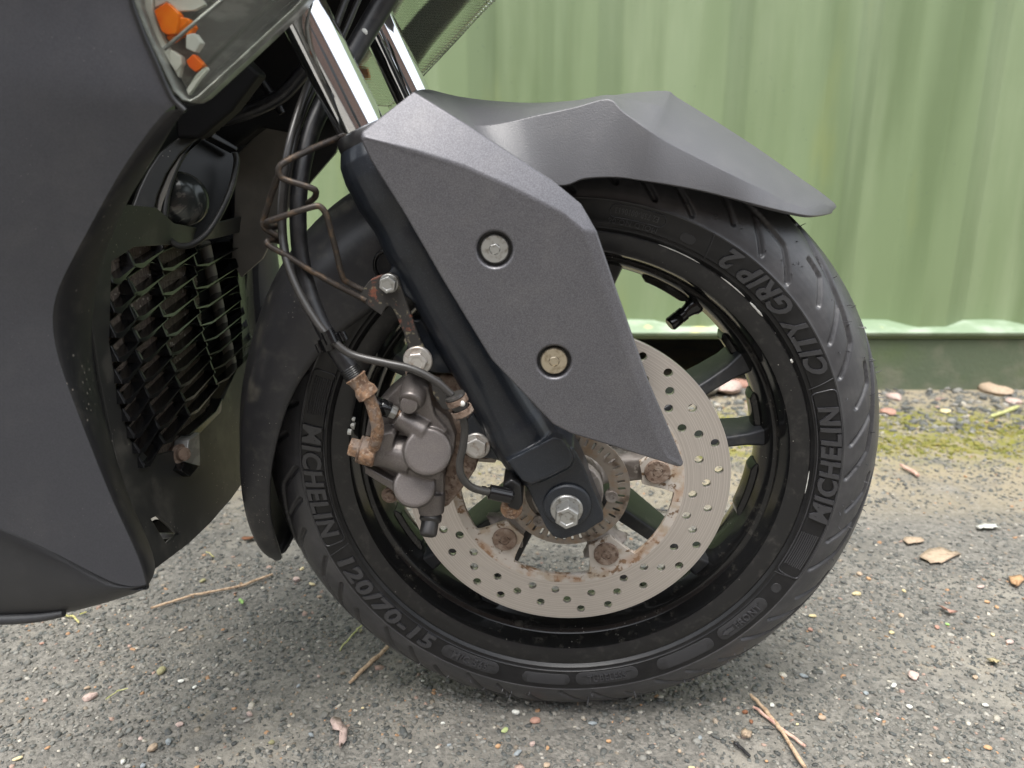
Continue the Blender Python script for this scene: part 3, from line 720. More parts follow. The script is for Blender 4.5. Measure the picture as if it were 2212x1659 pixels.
Mw = Matrix([[UV[0], VV[0], NV[0], 0], [UV[1], VV[1], NV[1], 0], [UV[2], VV[2], NV[2], 0], [0, 0, 0, 1]])
def place_flat(o, t):
    p = L(0, 0, t); o.matrix_parent_inverse = Matrix.Translation(-Vector(S.location)); o.matrix_basis = Matrix.Translation(Vector(p)) @ Mw
def circ(cx, cy, r, n): return [(cx + r * math.cos(2 * math.pi * i / n), cy + r * math.sin(2 * math.pi * i / n)) for i in range(n)]
def sstep(x, a, b):
    s = min(1, max(0, (x - a) / (b - a))); return s * s * (3 - 2 * s)
inner_loop = []
for i in range(360):
    dth = abs(((i - 10 + 36) % 72) - 36); r = .0890 - .0270 * (1 - sstep(dth, 8.5, 14.5)); 
    inner_loop.append((r * math.cos(math.radians(i)), r * math.sin(math.radians(i))))
loops = [circ(0, 0, .1331, 240), inner_loop]
seq = [104, 114, 124, 109, 124, 114, 104, 119]
for k in range(64):
    a = math.radians(-139.3 + 5.625 * k); r = seq[k % 8] / 1000; loops.append(circ(r * math.cos(a), r * math.sin(a), .0039, 20))
disc = link('brake_disc', flat_shape(loops, .0045, None, .0004), M['disc'], S, 30, label='drilled steel brake disc with rusty inner carrier')
place_flat(disc, .0693)
for k in range(5):
    o = socket_bolt('disc_bolt', LP(.0745, 10 + 72 * k, .0716), .0105, .0030, .0042, M['rust'], None, ang=k * .4)
    o.parent = disc; o.matrix_parent_inverse = (Matrix.Translation(Vector(L(0, 0, .0693))) @ Mw).inverted()
loops = [circ(0, 0, .0508, 140), circ(0, 0, .0345, 100)]
NS = 42
for k in range(NS):
    a = 2 * math.pi * (k + .3) / NS; e = np.array([math.cos(a), math.sin(a)]); n = np.array([-e[1], e[0]]); lp = []
    for w in range(12):
        q = 2 * math.pi * w / 12; lp.append(tuple(e * (.0440 + (.0022 if math.cos(q) > 0 else -.0022) + .0013 * math.cos(q)) + n * .0013 * math.sin(q)))
    loops.append(lp)
absr = link('sensor_ring', flat_shape(loops, .0018, None, .0002), M['abs'], S, 30, label='rusty slotted sensor ring around the hub')
place_flat(absr, .0815)
for a in (-8, 112, 232):
    o = socket_bolt('ring_screw', LP(.0365, a, .0822), .0052, .0020, .0020, M['hub'], None)
    o.parent = absr; o.matrix_parent_inverse = (Matrix.Translation(Vector(L(0, 0, .0815))) @ Mw).inverted()
v, f = cyl(L(0, 0, .07), L(0, 0, .090), .030, .0290); link('hub_collar', mesh(v, f), M['hub'], hub, 30, bevel=.001)

# ------------------------------------------------------------------ fork
TF = .095
tA = W(773, 262, TF); tB = W(661, 37, TF); ax = (tB - tA) / np.linalg.norm(tB - tA)
ua, va, _ = uv_of(tA); ub, vb, _ = uv_of(tB)
def on_axis(v, t=TF):
    s = (v - va) / (vb - va); return L(ua + (ub - ua) * s, v, t)
def fork_lower(t, sgn, name, label):
    parts = []
    prof = [(.0200, .270), (.0225, .2665), (.0252, .262), (.0272, .252), (.0272, .234), (.0246, .220), (.0244, .214), (.0252, .206), (.0252, .198), (.0238, .190), (.0230, .13), (.0230, .090), (.0238, .068), (.0252, .062), (.0254, .056), (.0252, .044), (.0244, .036), (.0226, .022)]
    pdir = UV * (ax @ VV) - VV * (ax @ UV)
    pts = [on_axis(v, t) + pdir * float(np.interp(v, [.02, .052, .066, .09, .13, .19], [.0080, .0062, .0052, .0030, .0012, 0])) for r, v in prof]; parts.append(tube(pts, [r for r, v in prof], 28, 0))
    return parts
parts = fork_lower(TF, 1, '', '')
# flattened axle clamp
blk = [(1098, 1000), (1120, 975), (1200, 950), (1240, 968), (1262, 1010), (1303, 1108), (1305, 1124), (1262, 1152), (1214, 1166), (1194, 1160), (1180, 1142), (1142, 1062)]
parts.append(prism_px(blk, .1145, .080))
# rounded shoulder above the clamp
parts.append(prism([W(x, y, .1240) for x, y in ((1094, 996), (1196, 944), (1214, 950), (1232, 974), (1238, 992), (1230, 1008), (1178, 1034), (1148, 1046), (1128, 1038))], [W(x, y, .085) for x, y in ((1084, 986), (1190, 925), (1218, 934), (1240, 966), (1248, 990), (1240, 1012), (1180, 1042), (1148, 1056), (1122, 1044))]))
# caliper lugs
parts.append(prism_px([(860, 560), (838, 590), (826, 612), (838, 634), (862, 632), (905, 660), (900, 600)], .110, .088))
parts.append(prism_px([(885, 690), (880, 745), (872, 772), (884, 800), (930, 806), (985, 808), (1030, 880), (1002, 918), (996, 950), (1006, 980), (1034, 990), (1062, 992), (1110, 1004), (1100, 900), (960, 700)], .0985, .082))
fork = body('fork_leg', parts, M['fork'], S, .0011, 4)
fork['label'] = 'near black fork leg carrying the brake caliper'
# dust seal collar and chrome tube
d_ = ax
v, f = lathe([(.0190, -.006), (.0205, -.002), (.0205, .005), (.0192, .009), (.0170, .010)], on_axis(.268), ax, 40); link('dust_seal', mesh(v, f), M['hose'], fork, 30)
v, f = cyl(on_axis(.27), on_axis(.52), .0165, seg=64); link('fork_tube', mesh(v, f), M['chrome'], fork, 30)
# bolts on the near leg
v, f = lathe([(.0185, 0), (.0185, .002), (.0165, .0035), (.012, .0035)], W(1225, 1090, .1145), NV, 40); link('clamp_boss', mesh(v, f), M['fork'], fork, 30, bevel=.0006)
hex_bolt('axle_bolt', 1224, 1099, .1175, .0126, .0098, .0028, .0125, M['zinc'], fork, ang=.45)
hex_bolt('caliper_bolt', 903, 778, .1135, .0108, .0077, .0022, .0045, M['alloybolt'], fork, ang=.1)
v, f = cyl(W(903, 778, .0985), W(903, 778, .1135), .0105); link('bolt_spacer', mesh(v, f), M['fork'], fork, 30)
hex_bolt('caliper_bolt', 1030, 962, .0985, .0108, .0085, .0022, .0045, M['alloybolt'], fork, ang=.5)
# far leg, mirrored to the other side of the wheel
fL = [on_axis(v, -TF + .004) for v in (.0, .30)]
far = body('fork_leg', [tube([on_axis(v, -TF) for v in (.283, .258, .245, .10, .02)], [.027, .027, .0238, .0235, .024], 28, 0), lathe([(.02, -.02), (.02, .02)], L(0, 0, -TF), NV, 24), tube([on_axis(.04, -TF), L(0, 0, -TF)], .018, 16, 0)], M['fork'], S, .002, 3)
far['label'] = 'far black fork leg behind the wheel'
fA, fB = W(868, 168, -.088), W(812, 55, -.088)
dd = (fB - fA) / np.linalg.norm(fB - fA)
v, f = cyl(fA - dd * .09, fA + ax * .20, .0165, seg=64); link('fork_tube', mesh(v, f), M['chrome'], far, 30)
# seal ring plug on the hugger behind the leg
v, f = tube([W(833 + 24 * math.cos(w), 572 + 30 * math.sin(w), .082) for w in np.linspace(0, 2 * math.pi, 25)], .0016, 8, 0); link('rubber_plug', mesh(v, f), M['gloss'], fork, 60)

# ------------------------------------------------------------------ fork cover
TFc = .147
crease = [(793, 298), (900, 326), (1000, 358), (1110, 407), (1218, 462), (1262, 500), (1300, 608), (1366, 800), (1424, 948), (1443, 985)]
seam = [(778, 286, .136), (893, 196, .121), (1000, 262, .120), (1100, 328, .120), (1192, 388, .120), (1256, 441, .121), (1289, 499, .122), (1331, 622, .123), (1401, 822, .124), (1464, 968, .126), (1478, 1003, .128)]
left_edge = [(1470, 1011), (1330, 967), (1232, 937), (1194, 917), (1150, 871), (1060, 776), (960, 612), (870, 457), (800, 347), (778, 301)]
def crease_drop(x, y, slope=.50):
    p = np.array(uv_of(W(x, y, TFc))[:2]); best = 9
    c_ = [np.array(uv_of(W(a, b, TFc))[:2]) for a, b in crease]
    for a, b in zip(c_[:-1], c_[1:]):
        s_ = min(1, max(0, (p - a) @ (b - a) / ((b - a) @ (b - a)))); best = min(best, np.linalg.norm(p - a - (b - a) * s_))
    return TFc - .0005 - slope * best
seam = [(x, y, crease_drop(x, y, .50 if i < 6 else .30)) for i, (x, y, t) in enumerate(seam)]
Vc = [W(x, y, TFc) for x, y in crease] + [W(x, y, t) for x, y, t in seam] + [W(x, y, TFc - .002) for x, y in left_edge]
nc, ns, nl = len(crease), len(seam), len(left_edge)
iC = lambda i: i; iS = lambda i: nc + i; iE = lambda i: nc + ns + i
Fc = []
Fc.append([iC(i) for i in range(nc)] + [iE(i) for i in range(nl)])           # big front face
mapS = [0, 1, 2, 3, 4, 5, 6, 7, 8, 9, 10]
Fc.append([iC(0), iE(nl - 1), iS(0)])
Fc.append([iC(0), iS(0), iS(1), iC(1)])
pair = [(1, 1), (2, 2), (3, 3), (4, 5), (5, 6), (6, 7), (7, 8), (8, 9), (9, 10)]
Fc += [[iC(1), iS(1), iS(2), iC(2)], [iC(2), iS(2), iS(3), iC(3)], [iC(3), iS(3), iS(4), iC(4)], [iC(4), iS(4), iS(5), iS(6), iC(5)], [iC(5), iS(6), iS(7), iC(6)],
       [iC(6), iS(7), iS(8), iC(7)], [iC(7), iS(8), iS(9), iC(8)], [iC(8), iS(9), iS(10), iC(9)], [iC(9), iS(10), iE(0)]]
rimv = [iS(i) for i in range(ns)] + [iE(i) for i in range(nl)]
b0 = len(Vc)
for i in rimv:
    u, v_, t = uv_of(Vc[i]); cu, cv = .000, .170
    Vc.append(L(u + (cu - u) * .02, v_ + (cv - v_) * .02, min(t - .009, .128)))
nr = len(rimv)
for i in range(nr): Fc.append([rimv[i], b0 + i, b0 + (i + 1) % nr, rimv[(i + 1) % nr]])
Fc.append([b0 + i for i in range(nr)][::-1])
cover = link('fork_cover', mesh(Vc, Fc), None, S, None, label='satin grey faceted cover panel on the fork leg')
CB = [W(1068, 540, TFc), W(1197, 784, TFc)]
boolean_cut(cover, [cyl(p - NV * .0075, p + NV * .01, .0112, .0128, 40) for p in CB])
cover.data.materials.clear(); cover.data.materials.append(M['cover']); sharp_angle(cover.data, 16)
md = cover.modifiers.new('bevel', 'BEVEL'); md.width = .0018; md.segments = 3; md.limit_method = 'ANGLE'; md.angle_limit = math.radians(15)
for i, p in enumerate(CB):
    v, f = cyl(p - NV * .0090, p - NV * .0070, .0126); link('recess_washer', mesh(v, f), M['black'], cover, 30)
    socket_bolt('cover_bolt', p - NV * .0066, .0092, .0034, .0036, M['zinc' if i == 0 else 'brass'], cover, ang=.3 + i)

# ------------------------------------------------------------------ front mudguard
cols = [((893, 197), (903, 204), (915, 216)), ((925, 193), (975, 243), (985, 264)), ((985, 207), (1025, 270), (1050, 310)), ((1060, 217), (1085, 266), (1120, 352)),
        ((1152, 222), (1152, 251), (1178, 394)), ((1240, 217), (1240, 232), (1222, 400)), ((1310, 209), (1313, 214), (1262, 386)), ((1358, 201), (1345, 240), (1330, 383)),
        ((1439, 196), (1400, 280), (1390, 391)), ((1463, 210), (1440, 306), (1440, 398)), ((1535, 254), (1510, 342), (1510, 411)), ((1631, 316), (1583, 378), (1583, 429)),
        ((1727, 383), (1655, 413), (1650, 446)), ((1768, 411), (1700, 436), (1698, 457)), ((1794, 431), (1750, 452), (1748, 466)), ((1804, 440), (1782, 455), (1780, 465)), ((1808, 448), (1800, 455), (1798, 461))]
rows = []
for i, (tp, cr, bt) in enumerate(cols):
    tc_ = float(np.interp(i, [0, 6, 8, 11, 12, 13, 14, 15, 16], [.064, .066, .0755, .0690, .0610, .0520, .0410, .0235, .0085])); tb_ = float(np.interp(i, [0, 9, 12, 13, 14, 15, 16], [.080, .080, .068, .058, .046, .027, .011])); k = max(0, 1 - tc_ / .064)
    B_ = W(*bt, tb_); C_ = W(*cr, tc_); T_ = W(*tp, 0.0)
    mid = (C_ + T_) / 2; mu, mv, mt = uv_of(mid); Md = L(mu, mv + .002 * (1 - k), tc_ * .53)
    near_ = [B_, C_, Md, T_]; far_ = []
    for Pq in (Md, C_, B_):
        u, v_, t = uv_of(Pq); far_.append(L(u, v_, -t))
    rows.append(near_ + far_)
def smooth_len(rows, n):
    cols_ = [catmull([r[j] for r in rows], n) for j in range(len(rows[0]))]
    return [[c[i] for c in cols_] for i in range(len(cols_[0]))]
rows = smooth_len(rows, 4)
V, Fc = [], []; n = len(rows[0])
for r in rows: V += r
for i in range(len(rows) - 1):
    for j in range(n - 1): Fc.append([i * n + j, (i + 1) * n + j, (i + 1) * n + j + 1, i * n + j + 1])
mud = link('front_mudguard', mesh(V, Fc), M['mudguard'], S, 50, solid=.0035, label='black textured front mudguard peaked over the tyre')
md = mud.modifiers.new('bevel', 'BEVEL'); md.width = .0032; md.segments = 4; md.limit_method = 'ANGLE'; md.angle_limit = math.radians(13); md.use_clamp_overlap = True

# ------------------------------------------------------------------ rear mudguard behind the wheel
ang = [122, 127, 136, 144, 150, 156, 160, 165, 170, 177, 184, 190, 196, 200, 204]
rn = [.207, .208, .2104, .2190, .2250, .2302, .2335, .2370, .2400, .2465, .2534, .2610, .2690, .2800, .3020]
rb = [.288, .297, .3010, .3020, .3010, .3000, .2995, .3000, .3010, .3022, .3040, .3070, .3100, .3120, .3130]
tn = [.076] * 9 + [.075, .072, .066, .055, .038, .006]
rows = []
for a, r1, r2, t1 in zip(ang, rn, rb, tn):
    k = t1 / .076
    pf = [(t1, r1), (t1 + .0005, r1 + .30 * (r2 - r1)), (t1 * .94, r1 + .56 * (r2 - r1)), (t1 * .74, r2 - .023 * k), (t1 * .40, r2 - .009 * k), (0, r2 - .003)]
    rows.append([LP(r, a, t) for t, r in pf] + [LP(r, a, -t) for t, r in pf[:-1][::-1]])
V, Fc = [], []; n = len(rows[0])
for r in rows: V += r
for i in range(len(rows) - 1):
    for j in range(n - 1): Fc.append([i * n + j, (i + 1) * n + j, (i + 1) * n + j + 1, i * n + j + 1])
hug = link('rear_mudguard', mesh(V, Fc), M['hugger'], S, 60, solid=.0035, label='matt black splash guard hugging the back of the front tyre')
sm = hug.modifiers.new('sub', 'SUBSURF'); sm.levels = sm.render_levels = 2; hug.modifiers.move(1, 0)

# ------------------------------------------------------------------ brake caliper
def c2(p): return (691.2 + .2778 * p[0], 720 + .2778 * p[1])
def Wc(p, t): return W(*c2(p), t)
parts = []
parts.append(cyl(Wc((840, 925), .085), Wc((838, 920), .1235), .0192, .0180, 40, .002))
parts.append(cyl(Wc((735, 1195), .085), Wc((735, 1190), .1215), .0172, .0162, 40, .002))
parts.append(prism_px([c2(p) for p in ((720, 980), (960, 1040), (930, 1150), (640, 1080))], .1185, .085))
parts.append(prism_px([c2(p) for p in ((560, 460), (640, 390), (820, 370), (880, 560), (1000, 660), (1050, 800), (1040, 930), (960, 1050), (960, 1250), (900, 1340), (700, 1340), (560, 1220), (350, 1080), (340, 1010), (560, 1040), (600, 800), (480, 560))], .104, .078))
parts.append(prism_px([c2(p) for p in ((480, 520), (600, 420), (650, 560), (640, 760), (420, 800), (350, 800), (380, 640))], .094, .060))
parts.append(cyl(Wc((430, 900), .106), Wc((720, 960), .108), .0120, .0150, 28))                   # inlet boss
parts.append(cyl(Wc((420, 880), .106), Wc((520, 900), .107), .0150, .0140, 28))
parts.append(prism_px([c2(p) for p in ((420, 800), (560, 770), (585, 800), (570, 840), (550, 960), (500, 1020), (440, 1010), (455, 880), (415, 830))], .1185, .098))
parts.append(cyl(Wc((610, 650), .108), Wc((810, 770), .110), .0085, .0100, 24))                    # bleeder boss
parts.append(cyl(Wc((765, 380), .096), Wc((700, 545), .1170), .0108, .0092, 28, .002))              # slide-pin boss
parts.append(prism_px([c2(p) for p in ((800, 400), (840, 420), (890, 640), (990, 760), (900, 860), (830, 700), (740, 620))], .109, .085))
parts.append(cyl(Wc((860, 1240), .100), Wc((868, 1400), .1040), .0120, .0100, 28))
parts.append(prism_px([c2(p) for p in ((345, 1030), (560, 1150), (590, 1215), (560, 1225), (350, 1090))], .112, .080))
cal = body('brake_caliper', parts, M['caliper'], S, .0009, 2, .5)
cal['label'] = 'bronze-grey twin piston brake caliper'
v, f = cyl(Wc((695, 553), .1165), Wc((690, 558), .1195), .0072, .0066, 28, .001); link('slide_pin_cap', mesh(v, f), M['caliper'], cal, 30)
v, f = lathe([(.0078, 0), (.0088, .002), (.0088, .006), (.0070, .008), (.0070, .016), (.0064, .018), (.0045, .019)], Wc((868, 1395), .1035), Wc((848, 1520), .112) - Wc((868, 1395), .1035), 28); link('slide_pin', mesh(v, f), M['pin'], cal, 30)
p0, p1 = Wc((640, 640), .1085), Wc((485, 575), .112); d = p1 - p0
v, f = lathe([(.0030, -.002), (.0030, .004), (.0026, .005), (.0026, .010)], p0, d, 16); link('bleed_nipple', mesh(v, f), M['orust'], cal, 30)
v, f = lathe([(.0052, .0052), (.0052, .0120)], p0, d, 6); link('bleed_nut', mesh(v, f), M['zinc'], cal, 25, bevel=.0004)
v, f = lathe([(.0062, .0105), (.0064, .013), (.0064, .0180), (.0060, .0185), (.0062, .0190), (.0060, .0225), (.0048, .0255), (.0022, .0275)], p0, d, 24); link('dust_cap', mesh(v, f), M['gloss'], cal, 40)
hex_bolt('pad_pin', 0, 0, 0, .0068, .0045, .002, .002, M['rust'], cal, P=Wc((545, 1255), .100), ang=.2)
v, f = prism_px([c2(p) for p in ((510, 1200), (590, 1215), (605, 1300), (560, 1310), (500, 1280))], .100, .090); link('pad_bracket', mesh(v, f), M['rust'], cal, 30, bevel=.001)
# steel carrier behind the caliper
v, f = prism_px([c2(p) for p in ((880, 320), (1080, 325), (1190, 470), (1240, 620), (1190, 720), (1110, 760), (1100, 950), (1240, 960), (1210, 1060), (1130, 1180), (1000, 1340), (960, 1360), (910, 1290), (960, 1120), (1050, 880), (980, 640), (880, 560), (660, 330), (660, 290), (720, 300))], .0925, .083)
carr = link('caliper_carrier', mesh(v, f), M['rust'], S, 30, bevel=.0015, label='rusty steel carrier behind the caliper')
v, f = prism_px([c2(p) for p in ((660, 330), (700, 290), (860, 330), (880, 480), (800, 470), (760, 380))], .0975, .090); link('pin_boot', mesh(v, f), M['black'], carr, 30, bevel=.002)

# ------------------------------------------------------------------ hose bracket with its wire guide
br = [(859, 598), (870, 630), (890, 685), (909, 738), (917, 752), (930, 770), (932, 790), (920, 803), (902, 806), (886, 800), (876, 785), (877, 766), (882, 752), (870, 715), (849, 669), (843, 662), (835, 663), (829, 672), (825.7, 682.4), (812.7, 674.6), (773.6, 646), (776, 637), (781.4, 627.8), (794.4, 609.5), (806, 600), (820.5, 595), (841, 590)]
v, f = prism_px(br, .1135, .1105)
brk = link('hose_bracket', mesh(v, f), M['bracket'], S, 30, bevel=.0008, label='rust-flaked steel hose bracket bolted to the fork')
hex_bolt('bracket_bolt', 840, 612, .1135, .0068, .0064, .0010, .0050, M['zinc'], brk, ang=.35)
low = [c2(p) for p in ((850, 330), (930, 350), (1010, 440), (1040, 560), (1000, 600), (950, 590), (880, 480))]
v, f = prism_px(low, .1135, .1105); link('cable_tab', mesh(v, f), M['bracket'], brk, 30, bevel=.0008)
def wire(pts, r, mat, name, parent, seg=10, sm=6):
    v, f = tube([W(*p) for p in pts], r, seg, sm); return link(name, mesh(v, f), M[mat], parent, 60)
guide = wire([(735, 296, .100), (690, 314, .112), (642, 336, .128), (615, 350, .134), (603, 362, .136), (603, 376, .136), (614, 387, .135), (645, 397, .134), (672, 406, .132), (682, 413, .128), (680, 426, .116), (664, 440, .104)], .0021, 'wire', 'hose_guide', S)
guide['label'] = 'bent dark steel wire guiding the brake hose'
wire([(783, 626, .112), (760, 615, .114), (745, 606, .117), (738, 594, .119), (729, 555, .122), (718, 512, .126), (707, 472, .129), (700, 455, .130), (690, 446, .131), (678, 446, .132), (644, 456, .134), (600, 471, .134), (578, 479, .132), (574, 485, .128), (584, 490, .118), (606, 488, .108)], .0021, 'wire', 'guide_loop', guide)
wire([(601, 379, .134), (585, 425, .126), (571, 470, .122), (568, 482, .122), (572, 492, .122), (582, 500, .121), (604, 512, .119), (612, 518, .114), (604, 521, .113), (590, 518, .120), (579, 520, .126), (578, 527, .128), (590, 536, .128), (617, 551, .127), (667, 582, .124), (720, 612, .120), (768, 637, .114), (790, 648, .1125)], .0021, 'wire', 'guide_loop', guide)

# ------------------------------------------------------------------ brake hose
hp = [(872, -60, .030), (835, -5, .035), (795, 60, .042), (748, 140, .055), (704, 215, .070), (672, 285, .083), (652, 365, .096), (644, 450, .106), (648, 540, .113), (664, 620, .119), (690, 690, .125), (720, 745, .129), (757, 800, .132)]
v, f = tube([W(*p) for p in hp], [.0078, .0078, .0076, .0072, .0066, .0062, .0060, .0058, .0058, .0058, .0058, .0062, .0066], 18, 6)
hose = link('brake_hose', mesh(v, f), M['hose'], S, 60, label='thick black brake hose running down to the caliper')
def bead(px, py, t, r, mat, name, parent, sc=(1, 1, .4)):
    bm = bmesh.new(); bmesh.ops.create_icosphere(bm, subdivisions=2, radius=r); me = bpy.data.meshes.new('bead')
    for v in bm.verts: v.co = Vector(W(px, py, t)) + Vector(UV) * v.co.x * sc[0] + Vector(VV) * v.co.y * sc[1] + Vector(NV) * v.co.z * sc[2]
    bm.to_mesh(me); bm.free(); return link(name, me, M[mat], parent, 60)
bead(786, 70, .0505, .0028, 'white', 'paint_dot', hose); bead(706, 724, .1370, .0024, 'white', 'paint_dot', hose)
p0, p1 = W(753, 794, .1318), W(768, 817, .1326); d = p1 - p0; ln = np.linalg.norm(d)
v, f = lathe([(.0066 + .0004 * (i % 2), ln * i / 12) for i in range(13)], p0, d, 28); link('ribbed_sleeve', mesh(v, f), M['black'], hose, 20)
p0, p1 = W(767, 813, .1326), W(798, 857, .1335); d = p1 - p0; ln = np.linalg.norm(d)
v, f = lathe([(.0072, 0), (.0080, ln * .04), (.0068, ln * .16), (.0066, ln * .3), (.0060, ln * .45), (.0066, ln * .55), (.0078, ln * .68), (.0080, ln * .95), (.0060, ln), (.004, ln * 1.01)], p0, d, 20); link('crimp_ferrule', mesh(v, f), M['orust'], hose, 30)
v, f = tube([W(*p) for p in ((794, 852, .1335), (803, 873, .134), (811, 900, .133), (816, 925, .131), (813, 948, .128), (807, 966, .1245))], .0046, 16, 5); link('steel_pipe', mesh(v, f), M['orust'], hose, 60)
ban = W(796, 975, .1185); axb = W(770, 971, .1185) - W(815, 983, .1185); axb /= np.linalg.norm(axb)
v, f = lathe([(.0100, -.006), (.0108, -.005), (.0108, .0045), (.0100, .0055)], ban, axb, 30); link('banjo_fitting', mesh(v, f), M['orust'], hose, 30)
v, f = lathe([(.0105, .0056), (.0105, .0072)], ban, axb, 30); link('crush_washer', mesh(v, f), M['rust'], hose, 30)
v, f = lathe([(.0078, .0072), (.0078, .0135), (.0070, .0145), (.001, .0145)], ban, axb, 6, .4); link('banjo_bolt', mesh(v, f), M['orust'], hose, 25, bevel=.0006)
# plastic clip holding cable to hose
p0, p1 = W(695, 742, .135), W(748, 717, .135); d = (p1 - p0) / np.linalg.norm(p1 - p0); hd = W(735, 768, .130) - W(703, 700, .128); hd /= np.linalg.norm(hd)
parts = []
for c, r in ((W(716, 738, .1285), .0086),):
    parts.append(lathe([(.0066, -.0045), (r, -.0045), (r, .0045), (.0066, .0045)], c, hd, 24, closed=True))
parts.append(cyl(W(712, 727, .1445) - hd * .0045, W(712, 727, .1445) + hd * .0045, .0046))
for q in (-1, 1): parts.append(cyl(W(716, 738, .130) + d * .0095 * q - hd * .003, W(716, 738, .130) + d * .0095 * q + hd * .003, .0028))
V, Fc = join(parts); link('hose_clip', mesh(V, Fc), M['gloss'], hose, 30)

# ------------------------------------------------------------------ wheel-speed sensor cable
sc = [(760, -40, .020), (716, 80, .040), (675, 165, .062), (645, 240, .085), (622, 325, .104), (609, 420, .113), (608, 490, .118), (618, 560, .127), (645, 630, .135), (680, 690, .141), (714, 731, .1445), (758, 765, .145), (828, 783, .145), (890, 797, .1445), (940, 822, .1445), (976, 853, .144)]
cab = wire(sc, .00275, 'cable', 'sensor_cable', S); cab['label'] = 'thin grey sensor cable looping past the caliper to the hub'
wire([(790, -40, .012), (735, 90, .035), (690, 170, .055), (655, 245, .078), (630, 330, .098), (615, 425, .108), (613, 500, .112), (622, 570, .118)], .0022, 'cable', 'second_cable', cab)
wire([(998, 893, .1435), (1004, 925, .143), (1000, 965, .1425), (993, 1000, .142), (998, 1030, .1415), (1020, 1053, .138), (1060, 1064, .132)], .0029, 'cable', 'cable_tail', cab)
p0, p1 = W(981, 852, .144), W(1003, 897, .1435); d = p1 - p0; ln = np.linalg.norm(d)
v, f = lathe([(.004, 0), (.0070, .0003), (.0074, .0020), (.0058, .0030), (.0056, ln - .003), (.0074, ln - .002), (.0070, ln - .0003), (.004, ln)], p0, d, 28); link('rubber_grommet', mesh(v, f), M['cable'], cab, 35)
for s0, s1 in ((.16, .40), (.66, .92)):
    v, f = lathe([(.0068, ln * s0), (.0077, ln * s0), (.0077, ln * s1), (.0068, ln * s1)], p0, d, 28, closed=True); link('clip_band', mesh(v, f), M['rust'], cab, 30)
bead(998, 872, .1500, .0022, 'white', 'paint_dot', cab)
p0, p1 = W(1056, 1062, .131), W(1108, 1073, .128); d = p1 - p0; ln = np.linalg.norm(d)
v, f = lathe([(.0032, -.006), (.0035, -.003), (.0030, -.002), (.0036, .000), (.0056, .0005), (.0058, ln * .9), (.004, ln)], p0, d, 24); plug = link('sensor_plug', mesh(v, f), M['gloss'], cab, 30)
v, f = prism_px([(1085, 1048), (1105, 1035), (1125, 1048), (1130, 1090), (1120, 1105), (1098, 1098), (1092, 1080)], .124, .095); link('sensor_body', mesh(v, f), M['black'], cab, 30, bevel=.002)
hex_bolt('sensor_bolt', 1105, 1096, .117, .0085, .0052, .004, .0008, M['orust'], cab)

# ------------------------------------------------------------------ body: side fairing
TS = .20
lit = [(403, 238), (362, 232), (320, 285), (267, 357), (215, 450), (167, 540), (132, 605), (115, 655), (112, 705), (123, 772), (160, 872), (200, 975), (237, 1068), (263, 1125), (307, 1219), (315, 1263)]
outp = [(404, 240), (392, 258), (362, 312), (333, 360), (283, 432), (242, 530), (222, 600), (215, 655), (213, 718), (217, 802), (230, 878), (253, 975), (280, 1068), (300, 1112), (352, 1226), (318, 1266)]
t_out = [.198, .192, .184, .172, .160, .148, .145, .145, .145, .145, .145, .145, .145, .146, .150, .190]
bot = [(315, 1263), (297, 1269), (247, 1262), (167, 1219), (83, 1176), (0, 1139), (-250, 1030)]
def along(poly, s):
    poly = np.array(poly, float); d = np.concatenate([[0], np.cumsum(np.linalg.norm(np.diff(poly, axis=0), axis=1))]); d /= d[-1]
    return np.array([np.interp(s, d, poly[:, i]) for i in (0, 1)])
def loft(rows, closed=False):
    n = len(rows[0]); V = [p for r in rows for p in r]
    Fc = [[i * n + j, (i + 1) * n + j, (i + 1) * n + j + 1, i * n + j + 1] for i in range(len(rows) - 1) for j in range(n - 1)]; return V, Fc
edge_rows = [(277, -140), (277, -60), (279, 0), (305, 62), (333, 127), (365, 197), (388, 226)] + lit[1:]
def edge_dist(q):
    pl = np.array(edge_rows, float); best = 1e9
    for a, b in zip(pl[:-1], pl[1:]):
        s_ = np.clip((q - a) @ (b - a) / max(1e-6, (b - a) @ (b - a)), 0, 1); best = min(best, np.linalg.norm(q - a - (b - a) * s_))
    return best
rows = []; K = 10
for i, (x, y) in enumerate(edge_rows):
    f_ = i / (len(edge_rows) - 1); ly = -150 + f_ * 1180
    r = []
    for k in range(K + 1):
        s_ = (k / K) ** 1.4
        q = along(bot, s_) if i == len(edge_rows) - 1 else np.array([x + (-250 - x) * s_, y + (ly - y) * s_])
        bow = .013 * math.sin(min(1, edge_dist(q) / 420) * math.pi / 2)
        r.append(W(q[0], q[1], TS + bow))
    rows.append(r)
v, f = loft(rows)
fair = link('side_fairing', mesh(v, f), M['fairing'], S, 40, label='large satin dark grey side fairing panel')
md = fair.modifiers.new('sub', 'SUBSURF'); md.levels = md.render_levels = 2; md.boundary_smooth = 'PRESERVE_CORNERS'
# rolled front edge of the panel, its shade put in as a darker colour
rows = []
for (x, y), (x2, y2), t2 in zip(lit, outp, t_out):
    A, B = W(x, y, TS), W(x2, y2, t2); mid = (A + B) / 2 + (NV * .25 + UV * .6) * np.linalg.norm(B - A) * .16
    rows.append([A - UV * .0006, A * .82 + mid * .18 + NV * .0004 + UV * .0015, mid, B, B - UV * .012])
v, f = loft(rows)
er = link('fairing_edge', mesh(v, f), M['edge'], fair, 40); md = er.modifiers.new('sub', 'SUBSURF'); md.levels = md.render_levels = 2
EDGE3 = [W(x, y, t) for (x, y), t in zip(outp, t_out)]
